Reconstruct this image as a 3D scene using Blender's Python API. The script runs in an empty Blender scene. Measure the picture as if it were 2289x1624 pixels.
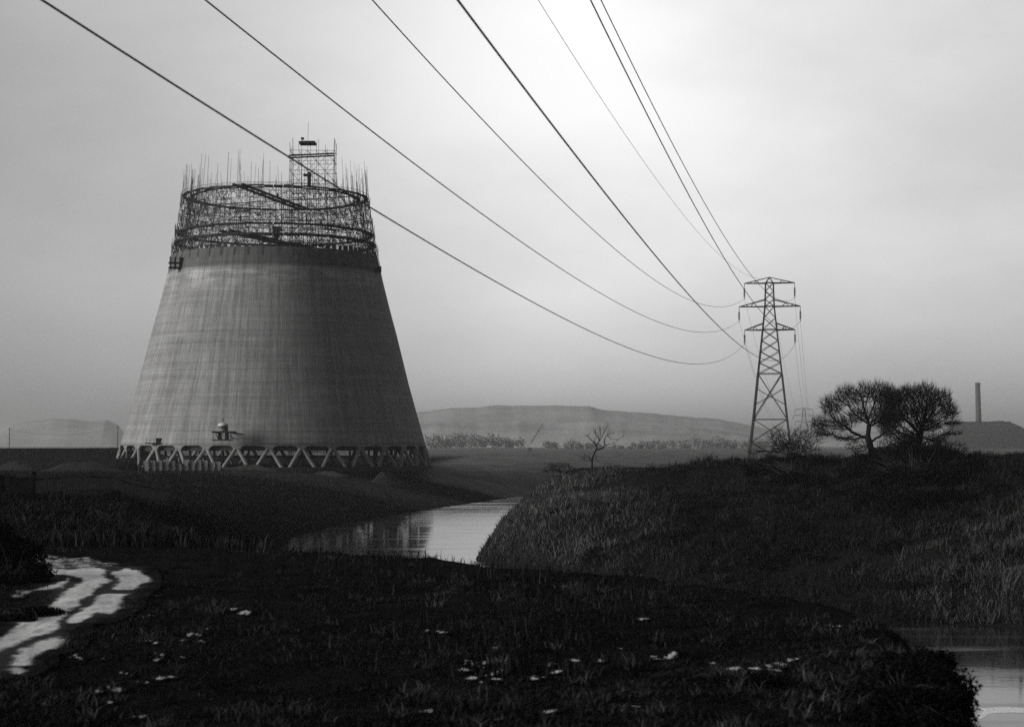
import bpy, bmesh, math, random
import numpy as np
from mathutils import Vector, Matrix
random.seed(7); rng = np.random.default_rng(7)
S = bpy.context.scene
COL = S.collection
R = math.radians
F, PX0, PY0, HOR, EYE = 4000.0, 1144.0, 812.0, 995.0, 11.0
PITCH = math.atan((HOR-PY0)/F)
CP, SP = math.cos(PITCH), math.sin(PITCH)

def at(px, py, d):
    """the place on the sight line of picture point (px, py) that lies d metres ahead"""
    u, v = (px-PX0)/F, (PY0-py)/F
    y = CP - v*SP; z = SP + v*CP
    return Vector((u/y*d, d, EYE + z/y*d))

def ground_at(px, py, z=7.6):
    u, v = (px-PX0)/F, (PY0-py)/F
    y = CP - v*SP; zz = SP + v*CP
    t = (z-EYE)/zz
    return Vector((u*t, y*t, z))

# ------------------------------------------------------------------ materials
def mat(name, col, rough=0.9, var=0.0, scale=3.0, spec=0.3, bump=0.0, bscale=20.0, col2=None, metallic=0.0):
    m = bpy.data.materials.new(name); m.use_nodes = True
    nt = m.node_tree; b = nt.nodes['Principled BSDF']
    b.inputs['Roughness'].default_value = rough
    b.inputs['Specular IOR Level'].default_value = spec
    b.inputs['Metallic'].default_value = metallic
    c1 = (col, col, col, 1)
    if var > 0 or col2 is not None:
        tc = nt.nodes.new('ShaderNodeTexCoord')
        n = nt.nodes.new('ShaderNodeTexNoise'); n.inputs['Scale'].default_value = scale
        n.inputs['Detail'].default_value = 6; n.inputs['Roughness'].default_value = 0.65
        nt.links.new(tc.outputs['Object'], n.inputs['Vector'])
        r = nt.nodes.new('ShaderNodeValToRGB')
        lo = col*(1-var) if col2 is None else col
        hi = col*(1+var) if col2 is None else col2
        r.color_ramp.elements[0].position = 0.32; r.color_ramp.elements[0].color = (lo, lo, lo, 1)
        r.color_ramp.elements[1].position = 0.68; r.color_ramp.elements[1].color = (hi, hi, hi, 1)
        nt.links.new(n.outputs['Fac'], r.inputs['Fac']); nt.links.new(r.outputs['Color'], b.inputs['Base Color'])
    else:
        b.inputs['Base Color'].default_value = c1
    if bump > 0:
        tc = nt.nodes.new('ShaderNodeTexCoord')
        n = nt.nodes.new('ShaderNodeTexNoise'); n.inputs['Scale'].default_value = bscale; n.inputs['Detail'].default_value = 8
        nt.links.new(tc.outputs['Object'], n.inputs['Vector'])
        bp = nt.nodes.new('ShaderNodeBump'); bp.inputs['Strength'].default_value = bump; bp.inputs['Distance'].default_value = 0.1
        nt.links.new(n.outputs['Fac'], bp.inputs['Height']); nt.links.new(bp.outputs['Normal'], b.inputs['Normal'])
    return m

M = {}
M['steel'] = mat('galvanised_steel', 0.07, 0.6, 0.3, 2.0)
M['dark_steel'] = mat('scaffold_steel', 0.05, 0.7, 0.3, 2.0)
M['timber'] = mat('weathered_planks', 0.045, 0.9, 0.4, 1.5)
M['dark_timber'] = mat('tarred_timber', 0.02, 0.9, 0.5, 1.2)
M['wire'] = mat('stranded_conductor', 0.012, 0.6, 0.2, 1.0)
M['glass_disc'] = mat('brown_porcelain', 0.03, 0.3, 0.2, 4.0, 0.5)
M['bark'] = mat('bare_bark', 0.018, 0.95, 0.4, 3.0)
M['twig'] = mat('bare_twigs', 0.016, 0.95, 0.4, 2.0)
M['bush'] = mat('dark_bush_leaves', 0.005, 0.95, 0.5, 2.5, 0.1)
M['pale_paint'] = mat('pale_boarding', 0.24, 0.85, 0.5, 0.5)
M['white'] = mat('white_painted_metal', 0.75, 0.6, 0.1, 2.0)
M['conc_leg'] = mat('pale_column_concrete', 0.27, 0.9, 0.25, 0.8)
M['dark_conc'] = mat('dark_concrete', 0.05, 0.95, 0.3, 0.5)  # even dark tone for plinth, ring beam and inner frame
M['brick'] = mat('sooty_brick', 0.09, 0.95, 0.3, 0.3)
M['slag'] = mat('slag_and_scrub', 0.02, 0.95, 0.35, 0.02)
M['hill'] = mat('hazed_moorland', 0.46, 0.95, 0.45, 0.004)  # paleness of distance haze put into the base colour
M['far_tree'] = mat('hazed_woodland', 0.27, 0.95, 0.3, 0.1)  # base colour lightened to stand in for haze
M['cloth'] = mat('work_clothes', 0.03, 0.9, 0.4, 3.0)
M['log'] = mat('bleached_driftwood', 0.42, 0.85, 0.3, 4.0)
M['rubble'] = mat('site_rubble', 0.05, 0.95, 0.6, 0.8)

def nodes_of(m):
    return m.node_tree.nodes, m.node_tree.links

# tower concrete: lift bands, board streaks, fresh dark band under the rim
def concrete():
    m = bpy.data.materials.new('shell_concrete'); m.use_nodes = True
    N, L = nodes_of(m); b = N['Principled BSDF']; b.inputs['Roughness'].default_value = 0.92
    b.inputs['Specular IOR Level'].default_value = 0.2
    uv = N.new('ShaderNodeUVMap'); uv.uv_map = 'wrap'          # u = metres round the shell / 1, v = height in metres
    def noise(scale, sx, sy, det=5, rough=0.6):
        mp = N.new('ShaderNodeMapping'); mp.inputs['Scale'].default_value = (sx, sy, 1)
        L.new(uv.outputs['UV'], mp.inputs['Vector'])
        n = N.new('ShaderNodeTexNoise'); n.inputs['Scale'].default_value = scale
        n.inputs['Detail'].default_value = det; n.inputs['Roughness'].default_value = rough
        L.new(mp.outputs['Vector'], n.inputs['Vector']); return n.outputs['Fac']
    def ramp(x, p0, v0, p1, v1):
        r = N.new('ShaderNodeMapRange'); r.clamp = True
        r.inputs[1].default_value = p0; r.inputs[2].default_value = p1
        r.inputs[3].default_value = v0; r.inputs[4].default_value = v1
        L.new(x, r.inputs[0]); return r.outputs[0]
    def mul(a, c):
        k = N.new('ShaderNodeMath'); k.operation = 'MULTIPLY'
        L.new(a, k.inputs[0])
        if hasattr(c, 'links'): L.new(c, k.inputs[1])
        else: k.inputs[1].default_value = c
        return k.outputs[0]
    lifts = ramp(noise(1.0, 0.03, 0.75, 3, 0.7), 0.35, 0.89, 0.65, 1.08)     # horizontal lifts
    strk = ramp(noise(1.0, 1.1, 0.03, 5, 0.75), 0.38, 0.77, 0.62, 1.16)      # vertical runs
    boards = ramp(noise(1.0, 3.2, 0.3, 2, 0.5), 0.35, 0.86, 0.65, 1.12)
    patch = ramp(noise(0.12, 1, 1.4, 6, 0.65), 0.35, 0.88, 0.68, 1.10)
    rings = ramp(noise(1.0, 0.02, 2.2, 3, 0.6), 0.36, 0.89, 0.64, 1.09)
    fine = ramp(noise(2.0, 1, 1, 8, 0.7), 0.3, 0.85, 0.7, 1.15)
    v = mul(mul(mul(mul(mul(lifts, strk), boards), patch), fine), rings)
    sep = N.new('ShaderNodeSeparateXYZ'); L.new(uv.outputs['UV'], sep.inputs[0])
    z = sep.outputs['Y']
    # joint lines every lift
    fr = N.new('ShaderNodeMath'); fr.operation = 'FRACT'
    dv = N.new('ShaderNodeMath'); dv.operation = 'DIVIDE'; L.new(z, dv.inputs[0]); dv.inputs[1].default_value = 1.37
    L.new(dv.outputs[0], fr.inputs[0])
    joint = ramp(fr.outputs[0], 0.0, 0.8, 0.10, 1.0)
    v = mul(v, joint)
    fr2 = N.new('ShaderNodeMath'); fr2.operation = 'FRACT'
    dv2 = N.new('ShaderNodeMath'); dv2.operation = 'DIVIDE'; L.new(sep.outputs['X'], dv2.inputs[0]); dv2.inputs[1].default_value = 1.02
    L.new(dv2.outputs[0], fr2.inputs[0])
    v = mul(v, ramp(fr2.outputs[0], 0.0, 0.86, 0.12, 1.0))
    fresh = ramp(z, 46.9, 1.0, 47.6, 0.46)                                   # green concrete, still wet
    wob = ramp(noise(0.5, 0.25, 1.2, 4, 0.6), 0.46, 0.0, 0.60, 1.0)
    band = mul(mul(ramp(z, 41.5, 0.0, 45.5, 1.0), ramp(z, 46.6, 1.0, 47.2, 0.0)), wob)
    pale = N.new('ShaderNodeMath'); pale.operation = 'MULTIPLY_ADD'          # lime bloom in streaks
    L.new(band, pale.inputs[0]); pale.inputs[1].default_value = 0.55; pale.inputs[2].default_value = 1.0
    v = mul(mul(v, fresh), pale.outputs[0])
    v = mul(v, 0.325)
    cmb = N.new('ShaderNodeCombineColor')
    for i in range(3): L.new(v, cmb.inputs[i])
    L.new(cmb.outputs[0], b.inputs['Base Color'])
    bp = N.new('ShaderNodeBump'); bp.inputs['Strength'].default_value = 0.25; bp.inputs['Distance'].default_value = 0.08
    L.new(boards, bp.inputs['Height']); L.new(bp.outputs['Normal'], b.inputs['Normal'])
    return m
M['concrete'] = concrete()

def attr_mat(name, lo, hi, dlo, dhi, scale, bump=0.0, rough=0.95):
    """soil / grass: two-tone noise, blended to a pale tone (dry grass, haze on the far plain) by the vertex attribute 'dry'"""
    m = bpy.data.materials.new(name); m.use_nodes = True
    N, L = nodes_of(m); b = N['Principled BSDF']; b.inputs['Roughness'].default_value = rough
    b.inputs['Specular IOR Level'].default_value = 0.0
    g = N.new('ShaderNodeNewGeometry')
    def nz(sc):
        n = N.new('ShaderNodeTexNoise'); n.inputs['Scale'].default_value = sc; n.inputs['Detail'].default_value = 7
        n.inputs['Roughness'].default_value = 0.68
        L.new(g.outputs['Position'], n.inputs['Vector']); return n.outputs['Fac']
    def rp(x, a, c):
        r = N.new('ShaderNodeMapRange'); r.inputs[1].default_value = 0.33; r.inputs[2].default_value = 0.67
        r.inputs[3].default_value = a; r.inputs[4].default_value = c; L.new(x, r.inputs[0]); return r.outputs[0]
    n1, n2 = nz(scale), nz(scale*0.13)
    mixn = N.new('ShaderNodeMath'); mixn.operation = 'MULTIPLY_ADD'; L.new(n2, mixn.inputs[0]); mixn.inputs[1].default_value = 0.6
    h = N.new('ShaderNodeMath'); h.operation = 'MULTIPLY'; L.new(n1, h.inputs[0]); h.inputs[1].default_value = 0.4
    L.new(h.outputs[0], mixn.inputs[2])
    a, d = rp(mixn.outputs[0], lo, hi), rp(mixn.outputs[0], dlo, dhi)
    at_ = N.new('ShaderNodeAttribute'); at_.attribute_name = 'dry'
    mx = N.new('ShaderNodeMix'); mx.data_type = 'FLOAT'
    L.new(at_.outputs['Fac'], mx.inputs[0]); L.new(a, mx.inputs[2]); L.new(d, mx.inputs[3])
    cmb = N.new('ShaderNodeCombineColor')
    for i in range(3): L.new(mx.outputs[0], cmb.inputs[i])
    L.new(cmb.outputs[0], b.inputs['Base Color'])
    if bump:
        bp = N.new('ShaderNodeBump'); bp.inputs['Strength'].default_value = bump; bp.inputs['Distance'].default_value = 0.3
        L.new(n1, bp.inputs['Height']); L.new(bp.outputs['Normal'], b.inputs['Normal'])
    return m
M['ground'] = attr_mat('meadow_soil', 0.006, 0.022, 0.18, 0.34, 1.3, 0.6)  # upper tones: dry ground, and haze painted into the far plain
M['grass'] = attr_mat('winter_grass', 0.002, 0.024, 0.12, 0.32, 0.9)

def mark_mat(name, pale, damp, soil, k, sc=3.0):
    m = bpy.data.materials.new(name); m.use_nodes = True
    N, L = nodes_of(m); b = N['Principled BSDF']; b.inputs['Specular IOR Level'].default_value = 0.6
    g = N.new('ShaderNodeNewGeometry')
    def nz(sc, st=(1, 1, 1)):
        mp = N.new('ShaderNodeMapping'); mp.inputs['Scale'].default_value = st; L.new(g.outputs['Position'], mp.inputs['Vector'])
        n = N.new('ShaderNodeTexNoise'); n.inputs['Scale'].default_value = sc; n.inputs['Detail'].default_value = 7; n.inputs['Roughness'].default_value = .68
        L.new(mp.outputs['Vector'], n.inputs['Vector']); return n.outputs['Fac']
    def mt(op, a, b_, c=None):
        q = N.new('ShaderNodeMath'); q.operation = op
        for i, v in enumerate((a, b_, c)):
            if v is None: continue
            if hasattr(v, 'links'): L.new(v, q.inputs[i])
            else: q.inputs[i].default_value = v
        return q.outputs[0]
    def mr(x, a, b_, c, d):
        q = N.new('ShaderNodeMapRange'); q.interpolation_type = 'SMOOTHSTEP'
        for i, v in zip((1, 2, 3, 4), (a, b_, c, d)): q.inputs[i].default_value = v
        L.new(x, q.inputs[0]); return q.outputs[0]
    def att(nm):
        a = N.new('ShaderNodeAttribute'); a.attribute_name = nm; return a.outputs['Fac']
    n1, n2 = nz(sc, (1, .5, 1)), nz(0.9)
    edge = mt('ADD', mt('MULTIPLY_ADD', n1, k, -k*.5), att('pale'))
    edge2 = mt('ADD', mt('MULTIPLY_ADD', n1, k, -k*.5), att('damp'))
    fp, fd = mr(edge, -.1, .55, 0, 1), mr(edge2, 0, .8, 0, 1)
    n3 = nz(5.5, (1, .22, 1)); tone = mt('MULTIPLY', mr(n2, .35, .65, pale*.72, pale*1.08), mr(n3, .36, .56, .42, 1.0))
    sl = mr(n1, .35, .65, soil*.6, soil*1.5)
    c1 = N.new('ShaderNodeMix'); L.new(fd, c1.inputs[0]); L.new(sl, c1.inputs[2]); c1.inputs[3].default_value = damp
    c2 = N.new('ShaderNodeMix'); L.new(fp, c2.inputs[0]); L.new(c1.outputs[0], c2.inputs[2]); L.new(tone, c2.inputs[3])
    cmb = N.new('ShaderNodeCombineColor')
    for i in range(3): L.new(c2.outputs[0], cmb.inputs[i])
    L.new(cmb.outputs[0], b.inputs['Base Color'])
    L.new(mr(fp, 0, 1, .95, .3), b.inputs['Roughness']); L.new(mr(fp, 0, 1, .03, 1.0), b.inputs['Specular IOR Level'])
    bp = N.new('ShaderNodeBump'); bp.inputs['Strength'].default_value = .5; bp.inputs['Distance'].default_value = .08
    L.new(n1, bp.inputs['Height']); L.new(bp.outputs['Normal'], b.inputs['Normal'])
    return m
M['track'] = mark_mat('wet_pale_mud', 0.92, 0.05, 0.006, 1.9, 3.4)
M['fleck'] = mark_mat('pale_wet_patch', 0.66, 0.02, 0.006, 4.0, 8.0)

def water_mat():
    m = bpy.data.materials.new('river_water'); m.use_nodes = True
    N, L = nodes_of(m); b = N['Principled BSDF']
    b.inputs['Base Color'].default_value = (0.02, 0.02, 0.02, 1)
    b.inputs['IOR'].default_value = 1.40
    b.inputs['Specular IOR Level'].default_value = 0.7
    g = N.new('ShaderNodeNewGeometry')
    mp = N.new('ShaderNodeMapping'); mp.inputs['Scale'].default_value = (0.05, 0.22, 1)
    L.new(g.outputs['Position'], mp.inputs['Vector'])
    n = N.new('ShaderNodeTexNoise'); n.inputs['Scale'].default_value = 1.0; n.inputs['Detail'].default_value = 3
    L.new(mp.outputs['Vector'], n.inputs['Vector'])
    r = N.new('ShaderNodeMapRange'); r.inputs[1].default_value = 0.5; r.inputs[2].default_value = 0.64
    r.inputs[3].default_value = 0.075; r.inputs[4].default_value = 0.16
    L.new(n.outputs['Fac'], r.inputs[0]); L.new(r.outputs[0], b.inputs['Roughness'])
    n2 = N.new('ShaderNodeTexNoise'); n2.inputs['Scale'].default_value = 1.6; n2.inputs['Detail'].default_value = 3
    L.new(g.outputs['Position'], n2.inputs['Vector'])
    bp = N.new('ShaderNodeBump'); bp.inputs['Strength'].default_value = 0.05; bp.inputs['Distance'].default_value = 0.05
    L.new(n2.outputs['Fac'], bp.inputs['Height']); L.new(bp.outputs['Normal'], b.inputs['Normal'])
    return m
M['water'] = water_mat()

# ------------------------------------------------------------------ mesh helpers
class MB:
    def __init__(s): s.v = []; s.f = []
    def add(s, vs, fs):
        o = len(s.v); s.v += [tuple(p) for p in vs]; s.f += [tuple(i+o for i in q) for q in fs]
    def box(s, c, size, rz=0.0):
        hx, hy, hz = size[0]/2, size[1]/2, size[2]/2; ca, sa = math.cos(rz), math.sin(rz)
        vs = []
        for dz in (-hz, hz):
            for dx, dy in ((-hx, -hy), (hx, -hy), (hx, hy), (-hx, hy)):
                vs.append((c[0]+dx*ca-dy*sa, c[1]+dx*sa+dy*ca, c[2]+dz))
        s.add(vs, [(0, 3, 2, 1), (4, 5, 6, 7), (0, 1, 5, 4), (1, 2, 6, 5), (2, 3, 7, 6), (3, 0, 4, 7)])
    def beam(s, a, b, w, h=None, r1=None):
        """square bar from a to b"""
        s.tube([a, b], [w*0.7071, (w if r1 is None else r1)*0.7071], 4, flat=h)
    def tube(s, pts, rad, n=6, flat=None, cap=True):
        pts = [Vector(p) for p in pts]
        if not hasattr(rad, '__len__'): rad = [rad]*len(pts)
        up = None; vs = []
        for i, p in enumerate(pts):
            d = (pts[min(i+1, len(pts)-1)]-pts[max(i-1, 0)])
            if d.length < 1e-9: d = Vector((0, 0, 1))
            d.normalize()
            if up is None:
                up = Vector((0, 0, 1)) if abs(d.z) < 0.9 else Vector((0, 1, 0))
            a = d.cross(up)
            if a.length < 1e-6: a = d.cross(Vector((1, 0.3, 0)))
            a.normalize(); c = a.cross(d); 
            for k in range(n):
                t = 2*math.pi*(k+0.5)/n
                vs.append(p + (a*math.cos(t) + c*math.sin(t))*rad[i])
        fs = []
        for i in range(len(pts)-1):
            for k in range(n):
                fs.append((i*n+k, i*n+(k+1) % n, (i+1)*n+(k+1) % n, (i+1)*n+k))
        if cap:
            fs.append(tuple(range(n-1, -1, -1))); o = (len(pts)-1)*n; fs.append(tuple(o+k for k in range(n)))
        s.add(vs, fs)
    def ring(s, c, r0, r1, z0, z1, n=96, a0=0.0, a1=2*math.pi):
        full = abs(a1-a0-2*math.pi) < 1e-6; m = n if full else n+1; vs = []
        for i in range(m):
            t = a0+(a1-a0)*i/n; ca, sa = math.cos(t), math.sin(t)
            for r, z in ((r0, z0), (r1, z0), (r1, z1), (r0, z1)): vs.append((c[0]+r*ca, c[1]+r*sa, z))
        fs = []
        for i in range(n):
            j = (i+1) % m
            for k in range(4): fs.append((i*4+k, j*4+k, j*4+(k+1) % 4, i*4+(k+1) % 4))
        s.add(vs, fs)
    def build(s, name, m, parent=None, smooth=False, off=None):
        me = bpy.data.meshes.new(name)
        o = Vector(off) if off is not None else (parent_loc(parent) if parent else Vector((0, 0, 0)))
        me.from_pydata([(x-o.x, y-o.y, z-o.z) for x, y, z in s.v], [], s.f); me.update()
        return link(name, me, m, parent, smooth)

def parent_loc(p):
    l = Vector((0, 0, 0))
    while p: l += p.location; p = p.parent
    return l

def link(name, me, m, parent=None, smooth=False):
    me.materials.append(m)
    if smooth: me.polygons.foreach_set('use_smooth', [True]*len(me.polygons))
    o = bpy.data.objects.new(name, me); COL.objects.link(o)
    if parent: o.parent = parent
    return o

def tag(o, label=None, cat=None, group=None, kind=None):
    if label: o['label'] = label
    if cat: o['category'] = cat
    if group: o['group'] = group
    if kind: o['kind'] = kind
    return o

def thing(name, label, cat, loc=(0, 0, 0), rz=0.0, group=None):
    o = bpy.data.objects.new(name, None); COL.objects.link(o)
    o.location = loc; o.rotation_euler = (0, 0, rz); o.empty_display_size = 0.2
    return tag(o, label, cat, group)

def copy_tree(o, parent=None):
    c = o.copy(); COL.objects.link(c); c.parent = parent
    for ch in list(o.children): copy_tree(ch, c)
    return c

def np_mesh(name, V, faces3=None, faces4=None):
    """fast mesh from numpy arrays"""
    me = bpy.data.meshes.new(name)
    n3 = 0 if faces3 is None else len(faces3); n4 = 0 if faces4 is None else len(faces4)
    me.vertices.add(len(V)); me.vertices.foreach_set('co', np.ascontiguousarray(V, np.float32).ravel())
    idx = []
    if n4: idx.append(np.asarray(faces4, np.int32).ravel())
    if n3: idx.append(np.asarray(faces3, np.int32).ravel())
    idx = np.concatenate(idx)
    me.loops.add(len(idx)); me.loops.foreach_set('vertex_index', idx)
    me.polygons.add(n3+n4)
    st = np.concatenate([np.arange(n4)*4, n4*4+np.arange(n3)*3]).astype(np.int32)
    me.polygons.foreach_set('loop_start', st)
    me.update(calc_edges=True); me.validate()
    return me

# ------------------------------------------------------------------ terrain
RIVER = np.array([(140, 446), (40, 436), (5.6, 406), (-4, 360), (-15.5, 303), (-23, 259), (-26.5, 215), (-21.5, 165), (-16.5, 125),
                  (-10.5, 88), (-4, 68), (4, 58), (8.8, 49), (10.2, 41), (10.5, 34), (9.7, 28), (8.5, 24), (7.2, 20), (6.2, 15), (6.0, 8), (7, -5), (9, -30), (11, -90),
                  (70, -90), (70, 40), (52, 92), (31, 109), (24, 112), (-3.6, 172), (-1.5, 267), (4.4, 374), (40, 398), (140, 408)], float)
def river_sd(x, y):
    p = np.stack([x, y], -1); d2 = np.full(x.shape, 1e18); ins = np.zeros(x.shape, bool)
    n = len(RIVER)
    for i in range(n):
        a, b = RIVER[i], RIVER[(i+1) % n]; e = b-a
        w = p-a; t = np.clip((w@e)/(e@e), 0, 1)
        q = w-t[..., None]*e; d2 = np.minimum(d2, (q**2).sum(-1))
        c = (a[1] > y) != (b[1] > y)
        with np.errstate(divide='ignore', invalid='ignore'):
            xi = a[0]+(y-a[1])/(b[1]-a[1]+1e-12)*e[0]
        ins ^= c & (x < xi)
    d = np.sqrt(d2); return np.where(ins, -d, d)
def ss(x, a, b):
    t = np.clip((x-a)/(b-a), 0, 1); return t*t*(3-2*t)
_wv = [(rng.normal(size=2), rng.uniform(0, 6.28)) for _ in range(40)]
def wav(x, y, scale, k0=0, n=8):
    s = 0
    for k in range(k0, k0+n):
        v, ph = _wv[k % 40]; s = s+np.sin((x*v[0]+y*v[1])/scale*2.2+ph)
    return s/n
def H(x, y):
    x = np.asarray(x, float); y = np.asarray(y, float)
    shp = np.broadcast(x, y).shape; x = np.broadcast_to(x, shp); y = np.broadcast_to(y, shp)
    r = np.hypot(x, y); sd = river_sd(x, y)
    # split: east bank lies right of the channel
    east = (x > np.interp(y, [-100, 0, 50, 80, 112, 172, 267, 374, 420, 500], [40, 40, 40, 30, 8, -12, -12, 0, 22, 60]))
    base = np.interp(y, [0, 60, 100, 150, 210, 330, 500], [7.6, 7.6, 7.5, 6.7, 6.3, 6.4, 6.5])
    lev = 3.9*ss(y, 425, 440)*(1-ss(y, 446, 520))*ss(-x, 84, 96)
    lw = base+lev
    lw = lw+0.5*ss(-x, 14, 34)*ss(y, 30, 80)*(1-ss(y, 110, 170))
    le0 = np.interp(x, [-4, -0.7, 2.2, 7, 14, 25, 40, 80], [0.9, 3.3, 5.2, 6.5, 7.7, 8.75, 9.15, 9.4])
    k = ss(y, 205, 330); le = le0*(1-k)+6.4*k
    far = ss(r, 500, 900)
    L = np.where(east, le, lw)*(1-far)+6.5*far
    ww = np.interp(y, [0, 38, 50, 70, 150, 280, 330], [3.2, 3.6, 7, 10, 12, 38, 40])
    we = 7+41*ss(x, 0, 26)
    we = np.where(y > 205, 10, we)
    w = np.where(east, we, ww)
    t = np.clip(sd/w, 0, 1); pr = np.where(east | (y > 200), t*(2-t)*0.75+t*0.25, 1-(1-t)**1.6)
    z = L*pr
    z = np.where(sd < 0, np.maximum(-1.8, sd*0.35), z)
    amp = np.clip(sd/6, 0, 1)*(1-ss(r, 300, 700)*0.7)
    z = z+amp*(0.14*wav(x, y, 6, 0)+0.07*wav(x, y, 2.1, 8)+0.25*wav(x, y, 24, 16)*ss(r, 70, 200))
    z = z+np.clip(sd/3, 0, 1)*east*(1-k)*(0.75*wav(x, y, 3.6, 24)+0.42*wav(x, y, 1.7, 12)+.5*wav(x, y, 8, 2))
    z = z+np.clip(sd/4, 0, 1)*(~east)*ss(r, 62, 80)*(1-ss(r, 280, 330))*(0.35*wav(x, y, 3.2, 21)+0.22*wav(x, y, 1.5, 7))
    z = z+np.clip(sd/4, 0, 1)*(~east)*ss(r, 16, 20)*(1-ss(r, 60, 75))*(0.09*wav(x, y, 1.3, 13)+0.05*wav(x, y, 0.55, 27))
    z = z+0.035*wav(x, y, 0.8, 30)*np.clip(sd/6, 0, 1)*(1-ss(r, 60, 120))
    up = 1-ss(r, 5, 15)                                   # the embankment the picture is taken from
    z = z*(1-up)+9.35*up
    return z
def h1(x, y): return float(H(np.array([x]), np.array([y]))[0])

def hit(px, py, d0=17.0, d1=700.0):
    d = d0*(d1/d0)**np.linspace(0, 1, 1500); u, v = (px-PX0)/F, (PY0-py)/F; yy = CP-v*SP
    x = u/yy*d; z = EYE+(SP+v*CP)/yy*d; k = np.nonzero(z < H(x, d))[0]
    return float(d[k[0]]) if len(k) else d1
def dry_haze(x, y):
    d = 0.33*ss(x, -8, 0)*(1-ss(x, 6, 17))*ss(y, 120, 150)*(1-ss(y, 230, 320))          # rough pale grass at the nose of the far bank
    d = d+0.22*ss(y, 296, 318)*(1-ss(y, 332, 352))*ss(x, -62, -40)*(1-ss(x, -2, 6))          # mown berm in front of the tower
    d = np.maximum(d, 0.9*ss(y, 366, 378)*ss(x, -24, -15))  # pale winter plain, lifted further in place of haze
    d = np.maximum(d, 0.9*ss(np.hypot(x, y), 600, 900))  # distant ground paled likewise, haze put into its tone
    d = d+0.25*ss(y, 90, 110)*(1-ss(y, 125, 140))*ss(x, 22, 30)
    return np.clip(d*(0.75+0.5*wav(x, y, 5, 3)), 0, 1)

th = np.concatenate([np.linspace(-math.pi, -0.46, 46)[:-1], np.linspace(-0.46, 0.46, 460), np.linspace(0.46, math.pi, 46)[1:]])
rr = np.concatenate([[0.0, 3], np.arange(5, 16, 1.0), 16*1.0125**np.arange(0, 290)])
rr = np.concatenate([rr, rr[-1]*1.07**np.arange(1, 44)])
rr = rr[rr < 10500]; rr[-1] = 11500
A, B_ = np.meshgrid(th, rr)
GX, GY = np.sin(A)*B_, np.cos(A)*B_
GZ = H(GX, GY)
nr, nc = A.shape
V = np.stack([GX, GY, GZ], -1).reshape(-1, 3)
ii, jj = np.meshgrid(np.arange(nr-1), np.arange(nc-1), indexing='ij')
q = np.stack([ii*nc+jj, ii*nc+jj+1, (ii+1)*nc+jj+1, (ii+1)*nc+jj], -1).reshape(-1, 4)[:, ::-1]
me = np_mesh('ground', V, None, q)
a_ = me.attributes.new('dry', 'FLOAT', 'POINT'); a_.data.foreach_set('value', np.where(np.hypot(V[:, 0], V[:, 1]) > 290, dry_haze(V[:, 0], V[:, 1]), 0.15*dry_haze(V[:, 0], V[:, 1])).astype(np.float32))
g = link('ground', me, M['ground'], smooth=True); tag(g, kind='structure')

# river: one level sheet under the banks
mb = MB(); rv = [(p[0], p[1]) for p in RIVER]
bm = bmesh.new()
c0 = RIVER.mean(0)
grow = []
for i in range(len(rv)):
    a, b, c = RIVER[i-1], RIVER[i], RIVER[(i+1) % len(rv)]
    t = (b-a)/np.linalg.norm(b-a)+(c-b)/np.linalg.norm(c-b); t /= np.linalg.norm(t)
    grow.append(b+np.array([t[1], -t[0]])*-1.0*1.2)
def area(P): return 0.5*sum(P[i][0]*P[(i+1) % len(P)][1]-P[(i+1) % len(P)][0]*P[i][1] for i in range(len(P)))
if abs(area(grow)) < abs(area(rv)):
    grow = [2*np.array(rv[i])-grow[i] for i in range(len(rv))]
vs = [bm.verts.new((p[0], p[1], 0.0)) for p in grow]
f = bm.faces.new(vs)
if f.normal.z < 0: f.normal_flip()
bmesh.ops.triangulate(bm, faces=[f]); bm.normal_update()
for f in bm.faces:
    if f.normal.z < 0: f.normal_flip()
me = bpy.data.meshes.new('river'); bm.to_mesh(me); bm.free()
tag(link('river', me, M['water']), kind='structure')

# ------------------------------------------------------------------ flat patches traced on the ground
def wiggle(poly, sub=5, amp=0.06):
    out = []
    n = len(poly)
    for i in range(n):
        a, b = Vector(poly[i][:2]), Vector(poly[(i+1) % n][:2])
        k = max(1, min(sub*3, int((b-a).length/0.18)))
        for j in range(k):
            p = a.lerp(b, j/k)
            out.append((p.x+random.gauss(0, amp), p.y+random.gauss(0, amp)))
    return out
def patch_mesh(bm, poly, lift):
    vs = [bm.verts.new((x, y, 0)) for x, y in poly]
    f = bm.faces.new(vs)
    r = bmesh.ops.triangulate(bm, faces=[f])
def drape(bm, lift, cuts=2):
    if cuts: bmesh.ops.subdivide_edges(bm, edges=bm.edges[:], cuts=cuts, use_grid_fill=True)
    xs = np.array([v.co.x for v in bm.verts]); ys = np.array([v.co.y for v in bm.verts]); zs = H(xs, ys)
    for v, z in zip(bm.verts, zs): v.co.z = z+lift
    bm.normal_update()
    for f in bm.faces:
        if f.normal.z < 0: f.normal_flip()
def c8(p): return (p[0]*0.2821, 1180.9+0.2821*p[1])
def trace(pts, conv=c8): return [tuple(ground_at(*conv(p))[:2]) for p in pts]
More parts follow.
